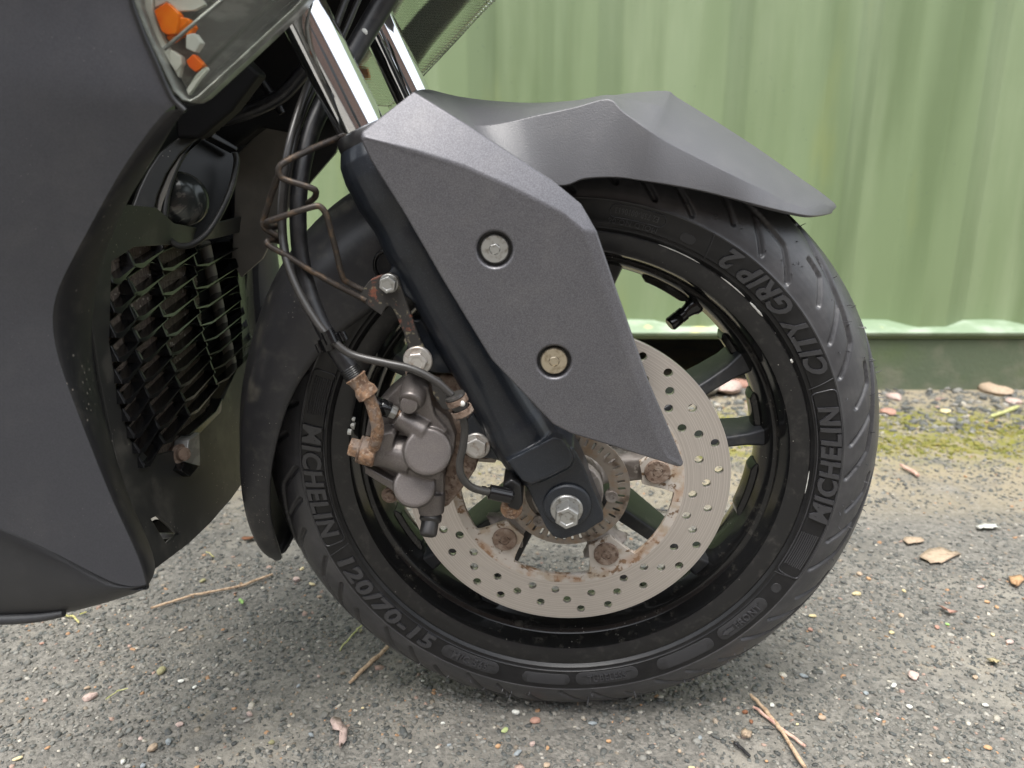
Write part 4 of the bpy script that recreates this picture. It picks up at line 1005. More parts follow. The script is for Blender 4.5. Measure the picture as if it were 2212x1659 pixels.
# edge strip along the headlight
v, f = tube([W(x, y, TS + .001) for x, y in ((277, -130), (279, -20), (305, 62), (333, 127), (368, 205), (400, 240))], .0017, 8, 5); link('panel_lip', mesh(v, f), M['black'], fair, 60)
# belly panel below, set in behind a groove
lower = [(322, 1266), (300, 1276), (233, 1297), (133, 1324), (0, 1333), (-250, 1338)]
rows = []
for k in range(12):
    s_ = k / 11; a = along(bot, s_); b = along(lower, s_)
    rows.append([W(*(a + (0, -16)), .188), W(*(a + (0, 3)), .1945), W(*(a * .80 + b * .20), .1965), W(*(a * .45 + b * .55), .199), W(*b, .193), W(*(b + (0, 4)), .180)])
v, f = loft(rows); bel = link('belly_panel', mesh(v, f), M['belly'], S, 50, solid=.003, label='matt black plastic belly panel under the side fairing')
md = bel.modifiers.new('sub', 'SUBSURF'); md.levels = md.render_levels = 2; bel.modifiers.move(1, 0)
v, f = tube([W(x, y, .190) for x, y in ((-240, 1345), (0, 1338), (80, 1334), (138, 1325))], [.004, .004, .0035, .0025], 10, 5); link('belly_trim', mesh(v, f), M['belly'], bel, 60)
# closing surface behind the side panel, and the mirrored far fairing
def mir(Pw):
    u, v_, t = uv_of(Pw); return L(u, v_, -t)
rows = []
for (x, y), (x2, y2), t2 in zip(lit, outp, t_out):
    A, B = W(x, y, TS), W(x2, y2, t2); mid = (A + B) / 2 + (NV * .25 + UV * .6) * np.linalg.norm(B - A) * .16
    rows.append([mir(A - UV * .5), mir(A - UV * .1), mir(A), mir(mid), mir(B), mir(B - UV * .02)])
v, f = loft(rows); ff = link('side_fairing', mesh(v, f), M['fairing'], S, 40, solid=.003, label='far side fairing edge glimpsed behind the grille'); md = ff.modifiers.new('sub', 'SUBSURF'); md.levels = md.render_levels = 2

# ------------------------------------------------------------------ inner front panel, grille, radiator
ez = np.array([p[2] for p in EDGE3[4:15]])[::-1]; ex = np.array([p[0] for p in EDGE3[4:15]])[::-1]
def X_of(y, z): return float(np.interp(z, ez, ex)) * .35 + (-.2805) * .65
near_loop = [(p[1] - .012, p[2]) for p in EDGE3[4:15]]
b1 = PXp(400, 1172, -.277); b2 = PXp(440, 1130, -.279); b3 = PXp(485, 1077, -.280); b4 = PXp(525, 1020, -.2805)
outer_l = near_loop + [(b1[1], b1[2]), (b2[1], b2[2]), (b3[1], b3[2]), (b4[1], b4[2]), (.80, .245), (.825, .36), (.82, .47), (.76, .478), (.70, .474), (.64, .470), (.59, .476), (.555, .489)]
hole_l = [(.500, .455), (.53, .463), (.60, .460), (.68, .460), (.765, .463), (.772, .44), (.762, .40), (.757, .36), (.735, .332), (.69, .312), (.665, .300), (.62, .292), (.57, .292), (.525, .302), (.503, .325), (.496, .36), (.493, .40)]
recess_l = [(p[1], p[2]) for p in (PXp(325.5, 1120, -.277), PXp(342, 1110.5, -.277), PXp(381, 1153.5, -.277), PXp(353, 1180, -.277))]
me = flat_shape([outer_l, hole_l, recess_l], .004, lambda c: Vector((X_of(c.x, c.y) + c.z, c.x, c.y)), .0006)
inn = link('inner_panel', me, M['inner'], S, 30, label='dusty black inner panel around the radiator grille')
GX = -.2800
def cell(y0, y1, zb, h):
    w = y1 - y0
    lp = [(y0, zb), (y0 + .24 * w, zb - .0022), (y1 - .02 * w, zb + .0085), (y1 + .05 * w, zb + .0085 + h * .42), (y1 - .20 * w, zb + h * 1.02), (y0 + .04 * w, zb + h * .62)]
    c = np.mean(lp, axis=0); return [tuple(p) for p in lp], c
def hexcell(y0, y1, zb, h, depth=.006, wall=.0030):
    lp, c = cell(y0, y1, zb, h); n = 6; V = []
    for dx, k in ((0, 0), (0, 1), (-depth, 1), (-depth, 0)):
        for q, (y, z) in enumerate(lp):
            fx = dx + (.0045 if (q in (0, 1, 2) and dx == 0) else 0)
            if k:
                d = c - np.array([y, z]); d /= np.linalg.norm(d); y, z = y + d[0] * wall * .7, z + d[1] * wall * (2.1 if q in (0, 1, 2) else .35)
            V.append((GX + fx, y, z))
    Fc = [[a * n + i, a * n + (i + 1) % n, ((a + 1) % 4) * n + (i + 1) % n, ((a + 1) % 4) * n + i] for a in range(4) for i in range(n)]
    return V, Fc
colsG = [([.638, .630, .628, .632, .637, .643, .648, .652], [.438, .419, .402, .386, .371, .357, .342, .327], .108),
         ([.575, .570, .567, .568, .571, .575, .580, .585, .590], [.441, .422, .405, .389, .373, .358, .344, .330, .316], .070),
         ([.532, .527, .524, .524, .524, .525, .529, .533, .538, .543], [.448, .428, .410, .394, .378, .363, .349, .335, .321, .307], .052),
         ([.501, .498, .495, .494, .494, .494, .497, .500, .504, .508], [.440, .420, .403, .386, .370, .355, .341, .327, .314, .301], .036)]
gr = None
for ys, zs_, w in colsG:
    for i, (y, z) in enumerate(zip(ys, zs_)):
        h = (zs_[i - 1] - z) if i else .019
        v, f = hexcell(y, y + w, z, h * 1.0)
        o = link('grille_cell', mesh(v, f), M['grille'], None, 25, bevel=.0010)
        if gr is None:
            gr = o; gr.name = 'radiator_grille'; setparent(gr, S); gr['label'] = 'black grille of slanted six-sided openings'
        else: o.parent = gr
# outer black frame strip on the far side of the grille
v, f = prism([(GX, .742, .452), (GX, .775, .462), (GX, .768, .40), (GX, .760, .355), (GX, .735, .332), (GX, .745, .40)], [(GX - .025, a, b) for a, b in ((.742, .452), (.775, .462), (.768, .40), (.760, .355), (.735, .332), (.745, .40))])
link('grille_frame', mesh(v, f), M['grille'], gr, 30)
rad_o = link('radiator', mesh(*box(-.318, -.2872, .494, .662, .270, .475)), M['radiator'], S, 30, label='dirty finned radiator behind the grille')
for i in range(26):
    z = .275 + i * .0077; v, f = box(-.2874, -.2858, .495, .660, z, z + .0012); link('radiator_tube', mesh(v, f), M['radiator'], rad_o, 30)
link('dark_back_plate', mesh(*box(-.325, -.312, .664, .88, .255, .50)), M['deep'], rad_o, 30)  # black plate added to keep the view through the far cells dark
v, f = cyl((-.2885, .735, .29), (-.2885, .690, .455), .0055); link('radiator_hose', mesh(v, f), M['farpanel'], rad_o, 40)
# fixing bolt, silver clip and lug in the lower panel
pb = PXp(386, 981, -.2795)
v, f = lathe([(.0075, -.004), (.0085, .001), (.0085, .003), (.006, .005), (.0055, .009), (.003, .010)], pb, np.array([.8, -.5, .2]), 18); link('rusty_fixing', mesh(v, f), M['rust'], inn, 30)
def onx(pts, x0): return [PXp(x, y, x0) for x, y in pts]
cp = [(407.5, 951), (431, 934), (432.5, 1006), (402, 998)]
v, f = prism(onx(cp, -.272), [p + np.array([-.012, 0, 0]) for p in onx(cp, -.272)]); link('clip_face', mesh(v, f), M['smoke'], inn, 30, bevel=.0006)
cp = [(402, 998), (432.5, 1006), (411, 1030), (392, 1016)]
v, f = prism(onx(cp, -.272), [p + np.array([-.012, 0, 0]) for p in onx(cp, -.272)]); link('clip_base', mesh(v, f), M['gloss'], inn, 30, bevel=.0006)
cp = [(421, 948), (408, 940), (468, 888), (482, 860), (478, 890)]
v, f = prism(onx(cp, -.276), [p + np.array([-.012, 0, 0]) for p in onx(cp, -.276)]); link('grille_lug', mesh(v, f), M['grille'], inn, 30, bevel=.0006)
cp = [(333, 1130), (345, 1122), (378, 1154), (352, 1176)]
v, f = prism(onx(cp, -.289), [p + np.array([-.004, 0, 0]) for p in onx(cp, -.289)]); link('recess_floor', mesh(v, f), M['gloss'], inn, 30)
cp = [(340, 1150), (380, 1152), (372, 1162), (346, 1166)]
v, f = prism(onx(cp, -.283), [p + np.array([-.010, 0, 0]) for p in onx(cp, -.283)]); link('recess_ledge', mesh(v, f), M['smoke'], inn, 30, bevel=.001)
# dark bulkhead added to stand for the unlit space behind
bh = link('backdrop', mesh(*box(-.372, -.345, .480, .80, .24, .78)), M['black'], S, 30, label='added black bulkhead behind the grille')
v, f = box(-.372, -.30, .50, .76, .60, .78); link('cowl_underside', mesh(v, f), M['deep'], bh, 30, bevel=.01)

# ------------------------------------------------------------------ horn with its surround
sr = [(373.5, 307), (430, 270), (483, 232), (497, 234.5), (475, 281), (451.6, 286.6), (418, 306), (389, 333.5), (360, 376), (341, 422), (332, 466), (300.5, 479), (293, 544), (264, 544), (280, 466), (300, 410), (319, 370), (345, 330)]
def hx(x, y, d=0):
    P0_ = PXp(420, 410, -.262); nn = np.array([.72, -.66, .16]); nn = nn / np.linalg.norm(nn); r = ray(x, y)
    return CAM_O + r * (((P0_ + nn * d - CAM_O) @ nn) / (r @ nn))
HN = np.array([.72, -.66, .16]); HN /= np.linalg.norm(HN)
v, f = prism([hx(x, y, .010) for x, y in sr], [hx(x, y, .010) - HN * .006 for x, y in sr])
hs = link('horn_surround', mesh(v, f), M['inner'], S, 30, bevel=.0012, label='dusty curved plastic shroud beside the horn')
rp = [(450, 288), (418, 306), (391, 340), (370, 386), (358, 440), (356, 480), (364, 512), (384, 530), (414, 528), (448, 503), (478, 456), (500, 404), (511, 352), (508, 330)]
v, f = tube([hx(x, y, .004) for x, y in rp], .0026, 10, 6); link('shroud_ring', mesh(v, f), M['inner'], hs, 60)
rp2 = [(470, 287), (440, 292), (412, 315), (390, 346), (368, 398)]
v, f = prism([hx(x, y, .0065) for x, y in rp2 + [(352, 440), (345, 470), (336, 468), (346, 420), (366, 372), (392, 333), (420, 306), (452, 285)]], [hx(x, y, .0065) - HN * .010 for x, y in rp2 + [(352, 440), (345, 470), (336, 468), (346, 420), (366, 372), (392, 333), (420, 306), (452, 285)]]); link('shroud_highlight', mesh(v, f), M['farpanel'], hs, 40, bevel=.001)  # lip highlight put in as a paler piece on the shroud
hp_ = [hx(x, y, -.022) for x, y in rp]
v, f = prism(hp_, [p - HN * .01 for p in hp_]); link('horn_cavity', mesh(v, f), M['black'], hs, 30)
c0 = hx(390, 430, -.012)
v, f = lathe([(.0001, .008), (.010, .0074), (.018, .0055), (.0215, .002), (.0225, 0), (.0225, -.012)], c0, HN * .8 + np.array([0, -.5, 0]), 36); hb = link('horn_dome', mesh(v, f), M['horn'], hs, 40)
v, f = prism([hx(x, y, -.004) for x, y in ((462, 286), (515, 318), (512, 326), (455, 296))], [hx(x, y, -.004) - HN * .012 for x, y in ((462, 286), (515, 318), (512, 326), (455, 296))]); link('shroud_strut', mesh(v, f), M['black'], hs, 30, bevel=.0008)
# grey far inner panel
fp = [(557, 254), (590, 250), (618, 262), (648, 276), (656, 282), (652, 400), (612, 470), (566, 560), (520, 600), (500, 560), (505, 470), (508, 372), (516, 330), (545, 300)]
v, f = prism_px(fp, -.110, -.115); fpn = link('far_inner_panel', mesh(v, f), M['farpanel'], S, 30, bevel=.001, label='flat grey-brown inner panel beyond the horn')
v, f = prism_px([(590, 250), (610, 222), (625, 214), (652, 262), (656, 282), (618, 262)], -.095, -.110); link('panel_tab', mesh(v, f), M['farpanel'], fpn, 30, bevel=.001)
v, f = prism_px([(655, 200), (700, 180), (748, 250), (725, 330), (672, 392), (650, 420), (652, 300)], -.125, -.13); link('dark_baffle', mesh(v, f), M['black'], fpn, 30)
# dark cowl underside and steering parts above the horn
v, f = prism_px([(405, 232), (520, 130), (640, 20), (700, -60), (900, -60), (830, 0), (760, 100), (705, 205), (672, 300), (640, 290), (560, 275), (500, 320), (440, 300)], -.060, -.085)
ck = link('cowl_lining', mesh(v, f), M['deep'], S, 30, bevel=.003, label='black lining under the front cowl')
for (x, y, x2, y2) in ((585, 200, 610, 245), (560, 165, 590, 210), (520, 190, 540, 215)):
    v, f = tube([W(x, y, -.040), W(x2, y2, -.040)], .0035, 8, 0); link('wiring_clip', mesh(v, f), M['black'], ck, 50)
v, f = tube([W(x, y, -.035) for x, y in ((470, 260), (540, 240), (610, 205), (660, 150))], .006, 10, 5); link('wiring_loom', mesh(v, f), M['hose'], ck, 60)

v, f = prism_px([(372, 196), (500, 100), (560, 160), (500, 240), (430, 300), (380, 300)], .02, .0); link('dark_void_fill', mesh(v, f), M['deep'], ck, 30, bevel=.003)  # matt black sheet standing for the dark void below the lens
# nose of the body above the frame: shades the space round the fork tops
NB = [(-.50, .165), (-.10, .150), (.02, .09), (.04, .0), (.02, -.09), (-.10, -.150), (-.50, -.165)]
lowr = [np.array([x, WC[1] - t, .715 + .10 * max(0, x + .1)]) for x, t in NB]; midr = [np.array([x * .98 - .01, WC[1] - t * 1.05, .80]) for x, t in NB]; topr = [np.array([x * .8 - .10, WC[1] - t * .7, 1.02]) for x, t in NB]
v, f = loft([lowr, midr, topr]); n_ = len(NB); f = f + [list(range(n_))[::-1], [2 * n_ + i for i in range(n_)]]
nose = link('front_cowl', mesh(v, f), M['fairing'], S, 40, bevel=.008, label='dark grey front cowl above the fork')
# ------------------------------------------------------------------ near headlight and indicator
def TL_(x): return float(np.interp(x, [280, 420, 700], [.188, .176, .125]))
ln_ = [(282, -80), (286, 8), (308, 66), (336, 124), (372, 198), (392, 218), (412, 222), (430, 212), (520, 130), (640, 18), (720, -80)]
fr = [W(x, y, TL_(x)) for x, y in ln_]; cen = np.array([430.0, 20.0])
inn_ = [W(*(cen + (np.array([x, y]) - cen) * .93), TL_(x) + .004) for x, y in ln_]
V = fr + inn_ + [W(*cen, TL_(430) + .006)]; n = len(ln_)
Fc = [[i, (i + 1) % n, n + (i + 1) % n, n + i] for i in range(n)] + [[n + i, n + (i + 1) % n, 2 * n] for i in range(n)]
lens = link('headlight', mesh(V, Fc), M['glass'], S, 25, solid=.0025, label='clear front light lens with amber indicator inside')
bk = [W(*(cen + (np.array([x, y]) - cen) * .985), TL_(x) - .013) for x, y in ln_]
v, f = prism(bk, [p - NV * .012 for p in bk]); link('reflector_bowl', mesh(v, f), M['smoke'], lens, 30)
rimq = fr + [p - NV * .016 for p in fr]
v, f = rimq, [[i, (i + 1) % n, n + (i + 1) % n, n + i] for i in range(n)]; link('lens_skirt', mesh(v, f), M['smoke'], lens, 30, solid=.0015)
def q4(p): return (288 + .243 * p[0], .243 * p[1])
def inner_block(pts, dt, th, mat, name):
    q = [q4(p) for p in pts]; fr_ = [W(x, y, TL_(x) - dt * .5) for x, y in q]
    v, f = prism(fr_, [p - NV * th * .6 for p in fr_]); return link(name, mesh(v, f), M[mat], lens, 30, bevel=.0004)
inner_block([(180, 95), (290, 20), (330, 50), (395, 120), (400, 190), (380, 300), (300, 310), (250, 280)], .010, .012, 'amber', 'amber_bulb')
inner_block([(385, 150), (480, 160), (540, 240), (500, 300), (395, 330), (330, 380), (290, 330), (300, 312), (385, 305)], .014, .010, 'amber', 'amber_bulb')
inner_block([(470, 540), (530, 480), (600, 555), (625, 590), (550, 640), (490, 590)], .012, .010, 'amber', 'amber_reflex')
inner_block([(20, -200), (160, -200), (165, 90), (235, 280), (260, 340), (330, 470), (420, 600), (400, 690), (300, 520), (120, 160), (30, 20)], .016, .008, 'silver', 'reflector_facet')
inner_block([(470, 310), (540, 295), (600, 380), (545, 465), (465, 430)], .013, .010, 'white', 'pale_prism')
inner_block([(330, 440), (420, 500), (430, 570), (380, 640), (320, 560)], .014, .009, 'silver', 'reflector_facet')
inner_block([(175, -200), (420, -200), (560, -60), (640, 40), (540, 90), (400, 100), (300, 15), (190, 70)], .018, .006, 'silver', 'reflector_facet')
inner_block([(560, 660), (640, 590), (660, 620), (590, 700), (490, 850), (470, 800)], .012, .006, 'silver', 'reflector_facet')
for k, (a, b) in enumerate((((270, 440), (860, -60)), ((500, 850), (1500, -60)), ((560, 900), (1560, -30)), ((470, 760), (1330, -60)), ((620, 600), (1250, -20)), ((300, 400), (760, -60)))):
    pts = [q4(np.array(a) + (np.array(b) - np.array(a)) * s) for s in np.linspace(0, 1, 7)]
    v, f = tube([W(x, y, TL_(x) + .0030) for x, y in pts], .0011, 8, 3); link('lens_ridge', mesh(v, f), M['glass' if k else 'smoke'], lens, 60)

# ------------------------------------------------------------------ far headlight: ribbed clear lens
rows = []; ys = np.arange(-60, 236, 3.0)
for i, y in enumerate(ys):
    xr = np.interp(y, [-60, 0, 86, 192, 236], [1122, 1060, 980, 880, 842]); xl = 735
    rows.append([W(x, y + (x - 900) * .06, -.135 + (.0016 if i % 2 else -.0008)) for x in np.linspace(xl, xr, 10)])
v, f = loft(rows); fl = link('far_headlight', mesh(v, f), M['ribbed_glass'], S, None, solid=.002, label='ribbed clear lens of the far front light')
v, f = tube([W(x, y, -.134) for x, y in ((1125, -60), (1061, 0), (982, 86), (882, 192), (842, 236))], .0024, 8, 2); link('lens_rim', mesh(v, f), M['ribbed_glass'], fl, 60)
v, f = prism_px([(990, -70), (1090, -70), (1005, 5), (930, 95), (880, 165), (850, 150), (855, 80), (905, 20)], -.150, -.165); link('light_housing', mesh(v, f), M['black'], fl, 30, bevel=.003)
v, f = prism_px([(770, 140), (792, 146), (798, 168), (780, 172)], -.142, -.150); link('amber_reflex', mesh(v, f), M['amber'], fl, 30)
v, f = prism_px([(735, -70), (905, -70), (850, 30), (790, 130), (735, 180)], -.152, -.165); link('silver_bowl', mesh(v, f), M['silver'], fl, 30, bevel=.003)

# ================================================================== LOOSE THINGS ON THE GROUND
def chips(n, xr, yr, size, dens=None, seed=1, zoff=-.25, flat=.42, moss=False):
    "many small angular stones as one mesh: vertices, triangles and one colour per stone"
    rg = np.random.default_rng(seed)
    bm = bmesh.new(); bmesh.ops.create_icosphere(bm, subdivisions=1, radius=1.0); bv = np.array([v.co[:] for v in bm.verts]); bf = np.array([[v.index for v in f.verts] for f in bm.faces]); bm.free()
    x = rg.uniform(*xr, n); y = rg.uniform(*yr, n)
    sz = size[0] + (size[1] - size[0]) * rg.random(n) ** 2.2
    a = rg.uniform(0, 2 * math.pi, n); st = rg.uniform(.75, 1.5, n); hh = rg.uniform(.7, 1.3, n) * flat
    R = 1 + rg.normal(0, .20, (n, len(bv), 1)); P = bv[None] * R
    P = np.sign(P) * np.abs(P) ** .8
    P[:, :, 0] *= st[:, None]; P *= (sz / 2)[:, None, None]; P[:, :, 2] *= hh[:, None]
    tx, ty = rg.normal(0, .22, n), rg.normal(0, .22, n); P[:, :, 2] += P[:, :, 0] * tx[:, None] + P[:, :, 1] * ty[:, None]
    c, s_ = np.cos(a)[:, None], np.sin(a)[:, None]
    X = P[:, :, 0] * c - P[:, :, 1] * s_ + x[:, None]; Y = P[:, :, 0] * s_ + P[:, :, 1] * c + y[:, None]; Z = P[:, :, 2] + (sz * hh * .5 * (1 + zoff * 2.2))[:, None] * rg.uniform(.3, 1.0, n)[:, None] - .0012
    V = np.stack([X, Y, Z], -1).reshape(-1, 3); Fq = (bf[None] + (np.arange(n) * len(bv))[:, None, None]).reshape(-1, 3)
    pal = np.array([(.085, .090, .085), (.120, .123, .114), (.060, .065, .064), (.165, .163, .148), (.205, .197, .176), (.215, .180, .140), (.30, .285, .25), (.34, .20, .11), (.40, .37, .31), (.30, .21, .17)])
    pr = np.array([.24, .22, .14, .16, .11, .05, .035, .012, .018, .015]); pr /= pr.sum()
    ci = rg.choice(len(pal), n, p=pr); colr = pal[ci] * rg.uniform(.8, 1.25, (n, 1))
    return V, Fq, np.repeat(colr, len(bv), axis=0)
def gravel_object(name, sets, label):
    Vs, Fs, Cs, o = [], [], [], 0
    for V, Fq, Cc in sets: Vs.append(V); Fs.append(Fq + o); Cs.append(Cc); o += len(V)
    V, Fq, Cc = np.vstack(Vs), np.vstack(Fs), np.vstack(Cs)
    me = fast_mesh(V, Fq); ca = me.color_attributes.new('chip', 'FLOAT_COLOR', 'POINT')
    ca.data.foreach_set('color', np.hstack([Cc, np.ones((len(Cc), 1))]).astype(np.float32).ravel())
    ob = link(name, me, M['chips'], None, None); ob['kind'] = 'stuff'; ob['label'] = label; ob['category'] = 'gravel'; return ob
def trim(st, f):
    V, Fq, Cc = st; k = len(V) // 12; c = V.reshape(k, 12, 3).mean(1); keep = f(c); idx = np.where(keep)[0]
    V2 = V.reshape(k, 12, 3)[idx].reshape(-1, 3); C2 = Cc.reshape(k, 12, 3)[idx].reshape(-1, 3); nf = len(Fq) // k
    base = Fq[:nf]; F2 = (base[None] + (np.arange(len(idx)) * 12)[:, None, None]).reshape(-1, 3); return V2, F2, C2
inview = lambda c: (np.abs(c[:, 0]) < .80 * c[:, 1] + .12)
rgp = np.random.default_rng(3)
def patchy(c, lo=.35):
    q = .5 + .25 * np.sin(c[:, 0] * 21 + 3 * np.sin(c[:, 1] * 17)) + .25 * np.sin(c[:, 1] * 27 + 2 * np.sin(c[:, 0] * 13)); return rgp.random(len(c)) < lo + (1 - lo) * q
gs = [trim(chips(66000, (-.85, .85), (.30, .92), (.0018, .0054), seed=1), lambda c: inview(c) & patchy(c, .45)),
      trim(chips(1500, (-.85, .85), (.30, .95), (.0055, .0085), seed=2), inview),
      trim(chips(42000, (-1.2, 1.6), (.92, 1.80), (.0028, .0075), seed=4), lambda c: inview(c) & patchy(c, .25)),
      trim(chips(2800, (-1.2, 1.7), (1.48, 1.83), (.005, .020), seed=5, flat=.6), inview)]
gravel_object('gravel', gs, 'small grey and brown stone chips bedded all over the tarmac')
# moss along the container foot
rg = np.random.default_rng(11); Vm, Fm = [], []
sets = []
st = chips(38000, (-1.2, 1.7), (1.22, 1.76), (.004, .012), seed=9, flat=.7)
def mossy(c):
    q = .5 + .5 * np.sin(c[:, 0] * 9 + 2.5 * np.sin(c[:, 0] * 4.1)) * np.sin(c[:, 1] * 30 + 2 * np.sin(c[:, 0] * 6)); band = np.exp(-((c[:, 1] - 1.47 - .03 * np.sin(c[:, 0] * 5)) / .085) ** 2)
    return inview(c) & (rg.random(len(c)) < band * np.clip(1.6 * q - .35, 0, 1))
V_, F_, C_ = trim(st, mossy); me = fast_mesh(V_, F_); mo = link('moss', me, M['moss'], None, None); mo['kind'] = 'stuff'; mo['label'] = 'yellow-green moss growing along the foot of the container'; mo['category'] = 'moss'

def stone(px, py, wpx, key, flat=.55, elong=1.2, seed=0):
    P = G(px, py, .002); sc_ = F_PX / ((P - CAM_O) @ FW); w = wpx / sc_
    rg = np.random.default_rng(seed); bm = bmesh.new(); bmesh.ops.create_icosphere(bm, subdivisions=2, radius=.5)
    ks = rg.normal(0, 1, (5, 3)); ks /= np.linalg.norm(ks, axis=1)[:, None]; a = rg.uniform(0, math.pi); hgt = w * flat
    for v in bm.verts:
        c = np.array(v.co); f = 1 + rg.normal(0, .035)
        for k in ks: f -= .9 * max(0, c @ k / .5 - .72)
        v.co = Vector(c * f)
    for v in bm.verts:
        x, y, z = v.co.x * w * elong, v.co.y * w * .85, v.co.z * hgt
        v.co = (x * math.cos(a) - y * math.sin(a), x * math.sin(a) + y * math.cos(a), z + hgt * .22)
    me = bpy.data.meshes.new('stone'); bm.to_mesh(me); bm.free()
    o = link('stone', me, STONE[key], None, 38); o.location = (P[0], P[1], 0); return o, w
A = lambda L_: [(.3906 * x, 1209.6 + .3906 * y, .3906 * w, k) for x, y, w, k in L_]
B = lambda L_: [(806.4 + .4427 * x, 1209.6 + .4427 * y, .4427 * w, k) for x, y, w, k in L_]
Cq = lambda L_: [(1440 + .349 * x, 1152 + .349 * y, .349 * w, k) for x, y, w, k in L_]
stones = A([(990, 903, 60, 'pink'), (840, 1035, 85, 'tan'), (930, 1000, 55, 'bluegrey'), (1000, 662, 38, 'white'), (1075, 697, 32, 'white'), (1380, 845, 50, 'pink'), (1365, 880, 42, 'grey'), (1355, 440, 36, 'bluegrey'),
            (1650, 690, 34, 'bluegrey'), (1720, 960, 42, 'bluegrey'), (1765, 197, 40, 'tan'), (1640, 103, 58, 'pink'), (1120, 110, 50, 'olive'), (1670, 42, 36, 'cream'), (890, 610, 78, 'olive'), (495, 752, 90, 'pink'), (95, 1090, 48, 'cream'), (680, 1110, 44, 'white'),
            (230, 455, 30, 'red'), (1760, 635, 28, 'pink'), (2005, 810, 26, 'cream'), (1610, 845, 26, 'orange'), (775, 980, 36, 'pink'), (1085, 1140, 40, 'orange'), (705, 1135, 42, 'grey'), (790, 1130, 45, 'bluegrey'), (1000, 380, 30, 'tan'), (1050, 368, 26, 'bluegrey'), (545, 385, 38, 'grey'), (540, 320, 30, 'grey'), (1500, 1000, 52, 'olive'), (480, 700, 40, 'tan'), (1995, 385, 34, 'olive'), (1725, 127, 40, 'cream')]) + \
         B([(695, 738, 50, 'white'), (790, 778, 66, 'red'), (640, 825, 46, 'palegreen'), (610, 902, 40, 'orange'), (775, 890, 42, 'pink'), (850, 910, 30, 'orange'), (845, 995, 52, 'tan'), (1150, 877, 36, 'orange'), (705, 935, 50, 'bluegrey'), (1070, 790, 40, 'bluegrey'), (1815, 735, 40, 'brown'), (1845, 782, 32, 'brown'), (1945, 700, 30, 'white'), (2070, 795, 22, 'cream'), (1595, 860, 36, 'bluegrey'), (1495, 925, 30, 'tan'), (370, 895, 32, 'bluegrey'), (340, 790, 28, 'white'), (240, 583, 20, 'white'), (1000, 815, 26, 'grey')]) + \
         Cq([(1530, 878, 105, 'pink'), (1175, 368, 64, 'yellow'), (905, 505, 46, 'yellow'), (890, 590, 46, 'red'), (1455, 503, 50, 'tan'), (1945, 325, 50, 'pink'), (2180, 285, 60, 'orange'), (1985, 418, 40, 'orange'), (2045, 450, 36, 'orange'), (1470, 348, 36, 'yellow'), (1395, 610, 46, 'yellow'), (1675, 575, 46, 'red'), (2125, 665, 60, 'pink'), (1505, 1068, 50, 'white'), (1975, 1055, 46, 'white'), (1310, 1143, 40, 'white'), (1235, 980, 50, 'bluegrey'), (1405, 935, 58, 'white'),
             (655, 1055, 40, 'white'), (850, 875, 52, 'bluegrey'), (1990, 1320, 58, 'orange'), (965, 1135, 58, 'tan'), (155, 1440, 42, 'yellow'), (620, 1402, 30, 'orange'), (1910, 885, 50, 'tan'), (2020, 620, 40, 'cream'), (1740, 555, 36, 'green'), (1250, 275, 40, 'orange'), (1195, 245, 52, 'tan'), (480, 1245, 56, 'pink')])
cname = dict(bluegrey='blue-grey', palegreen='pale green')
def zone(x, y):
    if x < 620: return 'at lower left below the scooter' if y > 1400 else 'under the scooter near the long twig'
    if x < 1000: return 'left of the tyre foot' if y < 1480 else 'in front, left of the tyre foot'
    if x < 1560: return 'in front of the tyre foot'
    return 'right of the forked dry stems' if y > 1440 else 'to the right of the tyre'
from collections import defaultdict
fam = defaultdict(list)
for i, (x, y, w, k) in enumerate(stones): fam[(k, zone(x, y))].append((x, y, w, i))
ORD = ['leftmost', 'second from the left', 'third from the left', 'fourth from the left', 'fifth from the left', 'sixth from the left']
for (k, z), lst in fam.items():
    lst.sort()
    for j, (x, y, w, i) in enumerate(lst):
        o, wm = stone(x, y, w * .76, k, flat=.42 + .25 * ((i * 37) % 10) / 10, elong=1.0 + .5 * ((i * 53) % 10) / 10, seed=i)
        base = f"{cname.get(k, k)} stone {z}"
        tag(o, base if len(lst) == 1 else (f"{base}, {ORD[j]} of its colour"), 'stone', 'loose coloured stones on the tarmac')

def ground_tube(name, pts, r, mat, label, cat='twig', seed=0, group=None, kink=.0005):
    rg = np.random.default_rng(seed); Q = []
    for i in range(len(pts) - 1):
        for s_ in np.linspace(0, 1, 5)[:-1]: Q.append(np.array(pts[i]) * (1 - s_) + np.array(pts[i + 1]) * s_)
    Q.append(np.array(pts[-1])); P_ = []; R_ = []
    for i, q in enumerate(Q):
        p = G(q[0], q[1], r * .9 + .002) + rg.normal(0, kink, 3) * (1, 1, .25); P_.append(p); R_.append(r * rg.uniform(.82, 1.15) * (.75 if i in (0, len(Q) - 1) else 1))
    v, f = tube(P_, R_, 9, 2); o = link(name, mesh(v, f), M[mat], None, 50); tag(o, label, cat, group); return o
ground_tube('twig', [(325, 1314), (370, 1300), (420, 1285), (480, 1274), (530, 1263), (588, 1240)], .0017, 'twig', 'long thin dry twig lying by the scooter belly panel', seed=1)
ground_tube('twig', [(755, 1474), (790, 1440), (820, 1415), (848, 1386)], .0023, 'twig', 'thick broken dry stem poking from beneath the left of the tyre', seed=2)
ground_tube('twig', [(733, 1404), (752, 1382), (770, 1362), (784, 1349)], .0010, 'greentwig', 'thin yellow-green stem beside the thick broken twig', seed=3)
ground_tube('twig', [(1622, 1500), (1640, 1518), (1662, 1545), (1690, 1580), (1738, 1658)], .0020, 'twig', 'longer pale dry stem of the crossed pair at the lower right', seed=4, group='crossed dry stems')
